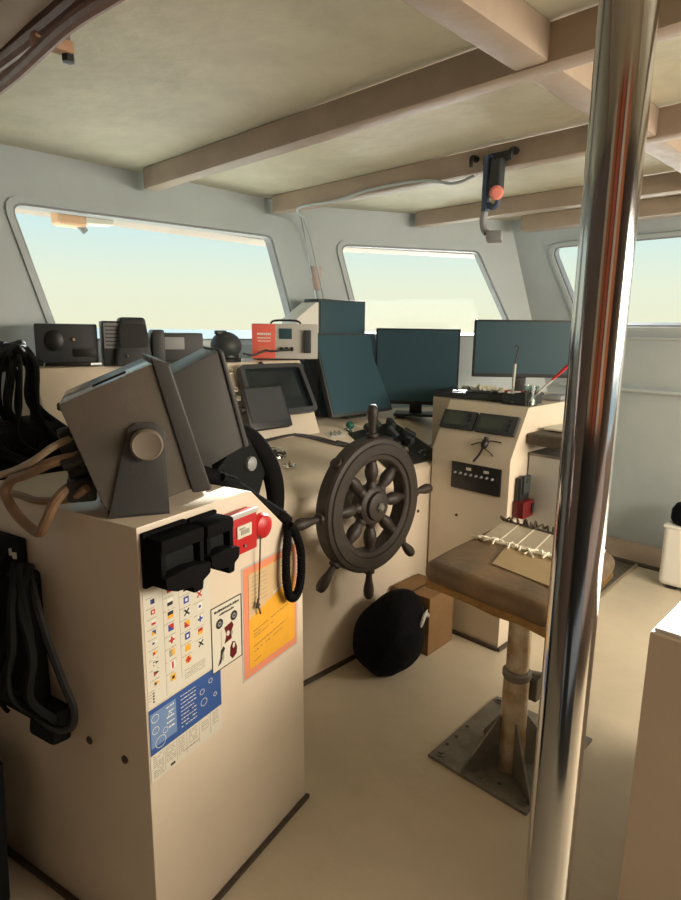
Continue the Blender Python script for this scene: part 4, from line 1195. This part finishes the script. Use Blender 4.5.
def fmat(y, z, h=0.0):
    m = Matrix((V((0, -1, 0)), V((0, 0, 1)), V((-1, 0, 0)))).transposed().to_4x4(); m.translation = V((2.45 - h, y, z)); return m
b = MB(); b.box((0, 0, 0.0045), (0.270, 0.130, 0.008), bev=0.002, M=fmat(1.503, 0.822)); t = b.build('switch_panel', M_black, c2); t['label'] = 'black switch panel'
for i in range(8):
    b = MB(); b.lathe([(0.007, 0), (0.007, 0.006), (0.004, 0.016), (0, 0.016)], fmat(1.612 - i * 0.029, 0.835, 0.008), 10); b.build('switch', M_greyp, t)
for y in (1.54, 1.445):
    b = MB(); b.box((0, 0, 0.009), (0.026, 0.013, 0.004), M=fmat(y, 0.862)); b.build('label_plate', M_paper, t)

t = thing('emergency_handset', 'black handset in a dark red holder on the console right side edge', 'handset', (2.50, 1.30, 0.68))
b = MB(); b.box((2.545, 1.312, 0.755), (0.085, 0.030, 0.185), bev=0.006); b.build('backing', M_black, t)
b = MB(); b.box((2.545, 1.300, 0.700), (0.105, 0.056, 0.080), bev=0.008); b.build('red_holder', M_dred, t)
b = MB(); b.box((2.545, 1.297, 0.815), (0.060, 0.020, 0.085), bev=0.006); b.build('handset_back', M_charc, t)
b = MB(); b.box((2.545, 1.285, 0.835), (0.026, 0.004, 0.022)); b.build('tag_plate', M_display, t)
b = MB(); b.box((2.575, 1.270, 0.702), (0.020, 0.005, 0.045), bev=0.001); b.build('dark_window', M_black, t)

t = thing('electrical_cabinet', 'grey white electrical cabinet with small knobs behind the torn seat', 'cabinet', (2.80, 1.20, 0.55))
b = MB(); b.box((2.790, 1.210, 0.765), (0.36, 0.225, 0.36), bev=0.004); b.build('case', M_lgrey, t)
b = MB(); b.box((2.790, 1.210, 0.948), (0.37, 0.235, 0.012), bev=0.003); b.build('dark_top', M_gsteel, t)
b = MB(); b.box((2.830, 1.0955, 0.765), (0.23, 0.006, 0.32), bev=0.002); b.build('door', M_white, t)
b = MB()
for i in range(4):
    for j in range(3): b.box((2.80 + j * 0.028, 1.091, 0.80 + i * 0.022), (0.020, 0.003, 0.012))
b.build('printed_grid', M_gink, t)
for i in range(3):
    b = MB(); b.lathe([(0.008, 0), (0.008, 0.008), (0, 0.010)], axis_mat((2.775 + i * 0.034, 1.093, 0.740), (0, -1, 0)), 12); b.build('knob', M_seal, t)
t = thing('side_shelf', 'dark shelf with rounded end holding papers above the grey white electrical cabinet', 'shelf', (2.8, 1.22, 1.0))
b = MB(); b.box((2.775, 1.226, 1.022), (0.40, 0.205, 0.055), bev=0.018, seg=3); b.build('bin', M_mat, t)
b = MB(); b.box((2.83, 1.22, 1.054), (0.28, 0.18, 0.010), rot=(0.03, 0.04, 0.1), bev=0.002); tag(b.build('papers', M_paper), 'stack of white papers on the dark side shelf', 'paper')

# ================================================================== BAG, CARTON
b = MB()
t_ = bmesh.new(); bmesh.ops.create_uvsphere(t_, u_segments=36, v_segments=24, radius=1.0)
for v in t_.verts:
    x, y, z = v.co
    s = 1 - 0.26 * max(0, z) ** 3
    a = math.atan2(y, x)
    wob = 1 + 0.05 * math.sin(3 * a + 2 * z) + 0.035 * math.sin(7 * a - 4 * z)
    if z < 0: s *= 1 - 0.12 * z * z
    x, y = math.copysign(abs(x) ** 0.8, x), math.copysign(abs(y) ** 0.85, y)
    v.co = (1.950 + 0.168 * x * s * wob + 0.075 * max(0, z), 1.595 + 0.135 * y * s * wob, max(0.0, 0.17 + 0.185 * z))
b._take(t_, 0)
bag = thing('black_bag', 'slumped black bag on the floor beneath the ship wheel', 'bag', (1.965, 1.595, 0))
b.build('bag_body', M_bag, bag)
b = MB(); b.tube([(2.00, 1.475, 0.215), (2.018, 1.468, 0.245), (2.035, 1.470, 0.268), (2.062, 1.478, 0.272), (2.085, 1.485, 0.250)], 0.009, 8)
b.build('pale_strap', M_lgrey, bag)
b = MB(); b.prism([(0, 0), (0.055, 0.012), (0.05, -0.02), (0.02, -0.036)], (2.030, 1.476, 0.270), V((0.97, 0.25, 0)), V((0, -0.2, 1)), 0.003); b.build('pale_tag', M_white, bag)
t = thing('carton', 'brown cardboard carton on the floor between black bag and console', 'box', (2.27, 1.63, 0))
b = MB(); b.box((2.265, 1.645, 0.145), (0.215, 0.215, 0.290), rot=(0, 0, 0.05), bev=0.003); b.build('carton_body', M_card, t)
b = MB(); b.box((2.265, 1.645, 0.2905), (0.212, 0.012, 0.002), rot=(0, 0, 0.05)); b.build('flap_seam', M_cardd, t)
b = MB()
for i in range(4): b.box((2.30, 1.585 + i * 0.013, 0.291), (0.085, 0.007, 0.0015), rot=(0, 0, 0.05))
for i in range(3): b.box((2.1563, 1.62 + (i % 2) * 0.01, 0.09 + i * 0.02), (0.0015, 0.09, 0.005), rot=(0, 0, 0.05))
b.build('print', M_cardd, t)

# ================================================================== HELM SEAT
t = thing('helm_seat', 'helm stool with a torn brown vinyl cushion on a worn bolted pedestal', 'stool', (1.765, 0.880, 0))
b = MB(); b.prism([(1.606, 0.735), (2.118, 0.735), (2.105, 1.130), (1.606, 1.117)], (0, 0, 0), (1, 0, 0), (0, 1, 0), 0.012, bev=0.002); b.build('base_plate', M_gsteel, t)
for (x, y) in ((1.64, 0.765), (2.085, 0.765), (2.075, 1.10), (1.64, 1.085), (1.635, 0.92), (1.85, 0.755)):
    b = MB(); b.lathe([(0.018, 0.012), (0.018, 0.016), (0.011, 0.017), (0.011, 0.026), (0, 0.027)], axis_mat((x, y, 0), (0, 0, 1)), 6 if False else 18); b.build('bolt', M_gsteel, t)
b = MB()
for (x, y) in ((1.70, 1.10), (1.76, 1.10), (1.84, 1.105), (1.66, 0.86)): b.cyl((x, y, 0.0115), (x, y, 0.0135), 0.007, seg=10)
b.build('bolt_holes', M_seal, t)
PX, PY = 1.765, 0.880
b = MB(); b.cyl((PX, PY, 0.012), (PX, PY, 0.36), 0.046, 0.043, seg=28); b.build('outer_post', M_post, t)
b = MB(); b.lathe([(0.044, 0.352), (0.048, 0.360), (0.048, 0.378), (0.041, 0.386)], axis_mat((PX, PY, 0), (0, 0, 1)), 28); b.build('collar', M_gsteel, t)
b = MB(); b.cyl((PX, PY, 0.36), (PX, PY, 0.672), 0.038, seg=28); b.build('inner_post', M_post, t)
for a in (R(-128), R(150), R(62), R(-30)):
    d = V((math.cos(a), math.sin(a), 0))
    b = MB(); b.prism([(0.040, 0.012), (0.185, 0.012), (0.185, 0.024), (0.050, 0.205), (0.040, 0.205)], V((PX, PY, 0)) - V((-d.y, d.x, 0)) * 0.004, d, (0, 0, 1), 0.008)
    b.build('gusset', M_gsteel, t)
b = MB(); b.box((PX + 0.075, PY - 0.035, 0.300), (0.055, 0.035, 0.085), bev=0.004); br = b.build('clamp_block', M_gsteel, t)
b = MB(); b.tube([(PX + 0.03, PY - 0.03, 0.372), (PX + 0.08, PY - 0.045, 0.350), (PX + 0.15, PY - 0.07, 0.32)], 0.008, 8); b.build('clamp_lever', M_gsteel, t)
b = MB(); b.prism([(-0.10, 0.672), (0.10, 0.672), (0.045, 0.590), (-0.045, 0.590)], (PX, PY + 0.004, 0), (1, 0, 0), (0, 0, 1), 0.008)
b.prism([(-0.10, 0.672), (0.10, 0.672), (0.045, 0.590), (-0.045, 0.590)], (PX - 0.004, PY, 0), (0, 1, 0), (0, 0, 1), 0.008)
b.build('seat_bracket', M_post, t)
b = MB(); b.box((PX + 0.03, PY + 0.02, 0.678), (0.44, 0.38, 0.018), rot=(0, 0, 0.10), bev=0.003); b.build('seat_board', M_foam, t)
# cushion: rounded slab, corners (1.50,.65) (2.05,.70) (2.08,1.15) (1.53,1.10)
def slab(bm_, crn, z0, z1, nx, ny, sag, rr, mi=0, seed=1):
    rg = random.Random(seed)
    vs, fs = [], []
    def pt(u, v):
        p = V(crn[0]).lerp(V(crn[1]), u); q = V(crn[3]).lerp(V(crn[2]), u); return p.lerp(q, v)
    for lay in (0, 1):
        for j in range(ny + 1):
            for i in range(nx + 1):
                p = pt(i / nx, j / ny)
                z = z1 if lay else z0
                if lay:
                    e_ = min(i, nx - i, j, ny - j)
                    z += sag * (1 if e_ > 0 else 0) + rg.uniform(-.003, .003)
                else:
                    z += rg.uniform(-.006, .006)
                vs.append((p.x, p.y, z))
    w_ = nx + 1; N1 = w_ * (ny + 1)
    for j in range(ny):
        for i in range(nx):
            a = j * w_ + i
            fs.append((a, a + w_, a + w_ + 1, a + 1)); fs.append((N1 + a, N1 + a + 1, N1 + a + w_ + 1, N1 + a + w_))
    bnd = [i for i in range(nx)] + [nx + j * w_ for j in range(ny)] + [ny * w_ + i for i in range(nx, 0, -1)] + [j * w_ for j in range(ny, 0, -1)]
    for k in range(len(bnd)):
        a, c = bnd[k], bnd[(k + 1) % len(bnd)]
        fs.append((a, c, N1 + c, N1 + a))
    tm = bmesh.new(); vv = [tm.verts.new(p) for p in vs]
    for f in fs: tm.faces.new([vv[i] for i in f])
    bmesh.ops.recalc_face_normals(tm, faces=tm.faces[:])
    if rr:
        tm.normal_update()
        eds = [e_ for e_ in tm.edges if len(e_.link_faces) == 2 and e_.calc_face_angle(0) > 0.7]
        bmesh.ops.bevel(tm, geom=eds, offset=rr, segments=4, affect='EDGES', profile=0.5)
    bm_._take(tm, mi)
crn = [(1.480, 0.655), (2.050, 0.690), (2.085, 1.150), (1.520, 1.115)]
b = MB(); slab(b, crn, 0.698, 0.775, 6, 5, 0.004, 0.034); b.build('cushion', M_vinyl, t, angle=60)
# torn lower skirt showing foam
b = MB()
slab(b, [(1.488, 0.660), (2.045, 0.696), (2.075, 1.14), (1.530, 1.108)], 0.680, 0.714, 6, 5, 0.0, 0.010, seed=4); b.build('foam', M_foam, t, angle=60)
# patch of silver tape strips over the far half of the cushion top
tp = MB(); te = MB()
rg = random.Random(8)
SD = V((0.982, 0.19, 0)).normalized(); SP = V((-0.10, -1, 0)).normalized()
for k in range(6):
    o_ = V((1.835, 1.085, 0.7785)) + SP * (0.068 * k)
    j0, j1 = rg.uniform(-.012, .012), rg.uniform(-.01, .01)
    q = [o_ + SD * j0, o_ + SD * (0.235 + j1), o_ + SD * (0.235 + j1) + SP * 0.066, o_ + SD * j0 + SP * 0.066]
    tp.hexa([*q, *[x + V((0, 0, 0.006)) for x in q]])
    q = [o_ + SD * j0 + SP * 0.063, o_ + SD * (0.235 + j1) + SP * 0.063, o_ + SD * (0.235 + j1) + SP * 0.0675, o_ + SD * j0 + SP * 0.0675]
    te.hexa([*q, *[x + V((0, 0, 0.0072)) for x in q]])
tp.build('tape_patch', M_tape, t); te.build('tape_seams', M_tapeln, t)
b = MB(); q = [(1.640, 0.930), (1.835, 0.985), (1.850, 0.700), (1.600, 0.690)]
b.hexa([V((x, y, .7765)) for x, y in q] + [V((x, y, .7825)) for x, y in q]); b.build('bare_lining', mat('tan_lining', (0.40, 0.29, 0.15), 0.7, var=0.15), t)
fr = MB()
q = [(1.815, 1.10), (1.845, 1.10), (1.850, 0.69), (1.822, 0.69)]
fr.hexa([V((x, y, .779)) for x, y in q] + [V((x, y, .786)) for x, y in q])
for k in range(30):
    y0 = 1.10 - k * 0.0138; x0 = 1.835
    fr.tube([(x0 + rg.uniform(-.01, .02), y0, .785), (x0 - rg.uniform(.005, .03), y0 + rg.uniform(-.02, .015), .792 + rg.uniform(-.003, .006)), (x0 - rg.uniform(.01, .055), y0 + rg.uniform(-.03, .03), .786)], 0.0035, 5, smooth=3)
fr.build('torn_fringe', M_tapeln, t)
fr = MB()
q = [(2.055, 1.13), (2.075, 1.13), (2.055, 0.73), (2.04, 0.73)]
fr.hexa([V((x, y, .779)) for x, y in q] + [V((x, y, .786)) for x, y in q])
for k in range(20):
    y0 = 1.13 - k * 0.02; x0 = 2.065
    fr.tube([(x0, y0, .783), (x0 + rg.uniform(-.015, .015), y0 + rg.uniform(-.02, .02), .802 + rg.uniform(-.004, .006)), (x0 + rg.uniform(-.02, .02), y0 + rg.uniform(-.03, .03), .786)], 0.0045, 5, smooth=3)
fr.build('torn_fringe', M_seal, t)

# ================================================================== POLE, BLOCK, MAT, COOLER
t = thing('grab_pole', 'polished steel pole standing in the right foreground', 'pole', (0.664, 0.268, 0))
QX, QY = 0.664, 0.268
b = MB(); b.cyl((QX, QY, 0.012), (QX, QY, ZC - 0.010), 0.0278, seg=48); b.build('tube', M_steel, t)
for z0, z1 in ((0.0005, 0.012), (ZC - 0.0105, ZC - 0.0005)):
    b = MB(); b.cyl((QX, QY, z0), (QX, QY, z1), 0.055, seg=36); b.build('flange', M_steel, t)

t = thing('chart_table', 'cream block shaped cabinet at the right edge of the picture', 'cabinet', (1.8, -0.05, 0))
b = MB(); b.box((1.80, -0.06, 0.445), (1.0, 0.84, 0.890), bev=0.010, seg=3); b.build('body', M_cream, t)
b = MB(); b.box((1.80, -0.06, 0.8935), (0.985, 0.825, 0.010), bev=0.003); b.build('top', M_white, t)

b = MB(); b.prism([(3.40, 1.235), (4.06, 1.262), (4.05, 1.55), (3.45, 1.60)], (0, 0, 0.0005), (1, 0, 0), (0, 1, 0), 0.010)
t = thing('floor_mat', 'dark floor mat with pale edge lying behind the stool', 'mat', (3.7, 1.4, 0))
b.build('pile', M_mat, t)
b = MB(); b.prism([(3.375, 1.215), (4.085, 1.245), (4.085, 1.263), (3.38, 1.235)], (0, 0, 0.0005), (1, 0, 0), (0, 1, 0), 0.012); b.build('pale_edge', M_matrim, t)

t = thing('cool_box', 'white rounded cool box on the floor at far right', 'box', (4.0, 0.9, 0))
b = MB(); b.box((3.93, 0.84, 0.205), (0.20, 0.42, 0.37), bev=0.035, seg=4); b.build('body', M_white, t)
b = MB(); b.box((3.93, 0.84, 0.385), (0.205, 0.425, 0.020), bev=0.008); b.build('lid', M_white, t)
b = MB()
for y in (0.70, 0.98): b.box((3.93, y, 0.010), (0.16, 0.05, 0.021), bev=0.003)
b.build('feet', M_black, t)
b = MB(); b.lathe([(0.03, 0), (0.085, 0.004), (0.098, 0.03), (0.095, 0.085), (0.075, 0.120), (0.04, 0.130), (0, 0.128)], axis_mat((3.93, 0.945, 0.3955), (0, 0, 1)), 28)
hm = thing('round_bag', 'round dark bundle sitting on the white cool box', 'bag', (3.93, 0.945, 0.3955))
b.build('bundle', M_bag, hm)
b = MB(); b.tube([(3.87, 0.90, 0.51), (3.88, 0.93, 0.545), (3.93, 0.97, 0.545), (3.95, 1.0, 0.505)], 0.007, 7); b.build('strap', M_rubber, hm)

# black tapered block at the far left floor edge
b = MB(); b.hexa([(0.12, 1.56, 0), (0.36, 1.56, 0), (0.36, 1.76, 0), (0.12, 1.76, 0), (0.10, 1.54, 0.42), (0.372, 1.54, 0.42), (0.372, 1.765, 0.42), (0.10, 1.765, 0.42)], bev=0.01)
tag(b.build('plastic_bin', M_blackm), 'black tapered block on the floor at the left edge beside the cabinet', 'bin')

# ================================================================== CEILING AND WALL FITTINGS
t = thing('hanging_microphone', 'blue grey handset hanging on a bracket from the side of a ceiling beam', 'microphone', (2.13, 1.32, 1.85))
HX, HY = 2.130, 1.335
b = MB(); b.box((2.156, HY - 0.02, 2.150), (0.008, 0.11, 0.035), bev=0.002); b.build('mount_plate', M_charc, t)
b = MB(); b.box((HX, HY, 2.055), (0.026, 0.022, 0.205), bev=0.005); b.box((HX + 0.014, HY, 2.148), (0.024, 0.022, 0.022)); b.build('bracket_arm', M_fpole, t)
b = MB(); b.box((HX + 0.002, HY - 0.044, 2.070), (0.040, 0.046, 0.140), bev=0.012, seg=3); b.box((HX + 0.012, HY - 0.015, 2.09), (0.02, 0.03, 0.02)); b.build('handset_body', M_charc, t)
b = MB(); b.lathe([(0.024, 0), (0.026, 0.010), (0.018, 0.018), (0, 0.020)], axis_mat((HX - 0.012, HY - 0.052, 2.015), (-0.75, -0.6, -0.2)), 18); b.build('pink_lamp', M_beacon, t)
b = MB(); b.tube([(HX, HY - 0.05, 2.005), (HX, HY - 0.052, 1.98), (HX, HY - 0.035, 1.968), (HX, HY - 0.012, 1.980)], 0.011, 10); b.build('knuckle', M_fpole, t)
b = MB(); b.tube([(HX, HY, 1.955), (HX - 0.002, HY + 0.005, 1.925), (HX, HY, 1.895), (HX + 0.003, HY - 0.012, 1.875)], 0.014, 10); b.build('lower_arm', M_greyp, t)
b = MB(); b.box((HX + 0.010, HY - 0.042, 1.862), (0.05, 0.060, 0.036), bev=0.008, rot=(0, .2, .4)); b.build('camera_head', M_greyp, t)
for (y, lab) in ((1.405, 'black hook on the beam, left of the hanging handset'), (1.235, 'black hook on the beam, right of the hanging handset')):
    b = MB(); b.tube([(2.160, y, 2.160), (2.135, y, 2.160), (2.126, y, 2.150), (2.126, y, 2.125)], lambda s_: 0.014 - 0.008 * s_, 10)
    tag(b.build('hook', M_black), lab, 'hook')

# thin cable along the second beam to the corner
b = MB(); b.tube([(2.555, 2.61, 1.50), (2.515, 2.635, 1.72), (2.44, 2.650, 1.99), (2.36, 2.62, 2.10), (2.22, 2.52, 2.105), (2.146, 2.40, 2.11), (2.150, 2.16, 2.108), (2.152, 1.94, 2.126), (2.152, 1.66, 2.121), (2.148, 1.50, 2.085), (2.152, 1.405, 2.10)], 0.006, 7)
tag(b.build('thin_cable', M_wall), 'thin pale cable along the beam and down the corner between windows', 'cable')
b = MB()
qc = lambda x: 2.74 - 0.477 * (x - 2.44) / 0.879
b.prism([(0, 0), (0.055, 0), (0.055, 0.135), (0, 0.135)], (2.497, qc(2.497) - 0.001, 1.735), dC, (0, 0, 1), 0.010, bev=0.002)
tag(b.build('wall_plate', mat('pinkish_plate', (0.52, 0.42, 0.39), 0.5)), 'pinkish rectangular plate on the corner wall left of the middle window', 'plate')

# pipes and hoses under the ceiling at upper left
hr = random.Random(4)
for k, (x, z, r_, m_, lab) in enumerate(((0.560, 2.125, 0.020, M_hose2, 'red brown hose under the ceiling, nearest the beam'),
                           (0.600, 2.150, 0.017, M_hose, 'brown hose under the ceiling, outer of the bundle'),
                           (0.572, 2.088, 0.015, M_hose2, 'thin brown hose hanging lowest in the ceiling bundle'),
                           (0.635, 2.170, 0.011, M_hose, 'thin brown cable at the outer edge of the ceiling bundle'))):
    pts = [(x + hr.uniform(-.012, .012), 2.62 - j * 0.33, z + hr.uniform(-.012, .012)) for j in range(9)]
    b = MB(); b.tube(pts, r_, 10); tag(b.build('ceiling_hose', m_), lab, 'hose')
t = thing('pipe_clamp', 'pale wooden clamp holding the brown ceiling hoses', 'clamp', (0.59, 1.48, 2.06))
b = MB(); b.box((0.595, 1.48, 2.105), (0.085, 0.034, 0.026), bev=0.006); b.build('bar', mat('pale_wood', (0.42, 0.25, 0.15), 0.6), t)
b = MB(); b.cyl((0.628, 1.48, 2.098), (0.628, 1.48, 2.199), 0.007, seg=10); b.build('rod', M_gsteel, t)
b = MB(); b.lathe([(0.014, 0), (0.014, 0.018), (0, 0.020)], axis_mat((0.628, 1.48, 2.096), (0, 0, -1)), 6); b.build('nut', M_black, t)

# conduit along the starboard wall
b = MB(); b.tube([(3.915, 1.80, 1.172), (3.92, 1.2, 1.165), (3.92, 0.2, 1.160), (3.92, -1.2, 1.160)], 0.010, 8)
t = thing('wall_conduit', 'thin pale conduit running along the right wall', 'pipe', (3.92, 0.3, 1.16))
b.build('pipe', M_wall, t)
for y in (1.45, 0.6, -0.3):
    b = MB(); b.box((3.933, y, 1.165), (0.040, 0.03, 0.034), bev=0.004); b.build('clip', M_greyp, t)

# peach block outside, hanging under the visor ahead of the left window
t = thing('deck_lamp', 'peach coloured block hanging outside under the visor of the left window', 'lamp', (1.22, 2.85, 1.95))
b = MB(); b.box((1.17, 2.86, 1.985), (0.13, 0.10, 0.088), bev=0.02, seg=3); b.build('housing', M_peach, t)
b = MB(); b.hexa([(1.22, 2.80, 1.955), (1.36, 2.82, 1.965), (1.36, 2.90, 1.965), (1.22, 2.90, 1.955), (1.22, 2.80, 2.028), (1.36, 2.82, 2.028), (1.36, 2.90, 2.028), (1.22, 2.90, 2.028)], bev=0.01); b.build('bracket', M_deck, t)
b = MB(); b.cyl((1.21, 2.85, 1.95), (1.235, 2.85, 1.925), 0.016, seg=12); b.build('spout', M_greyp, t)
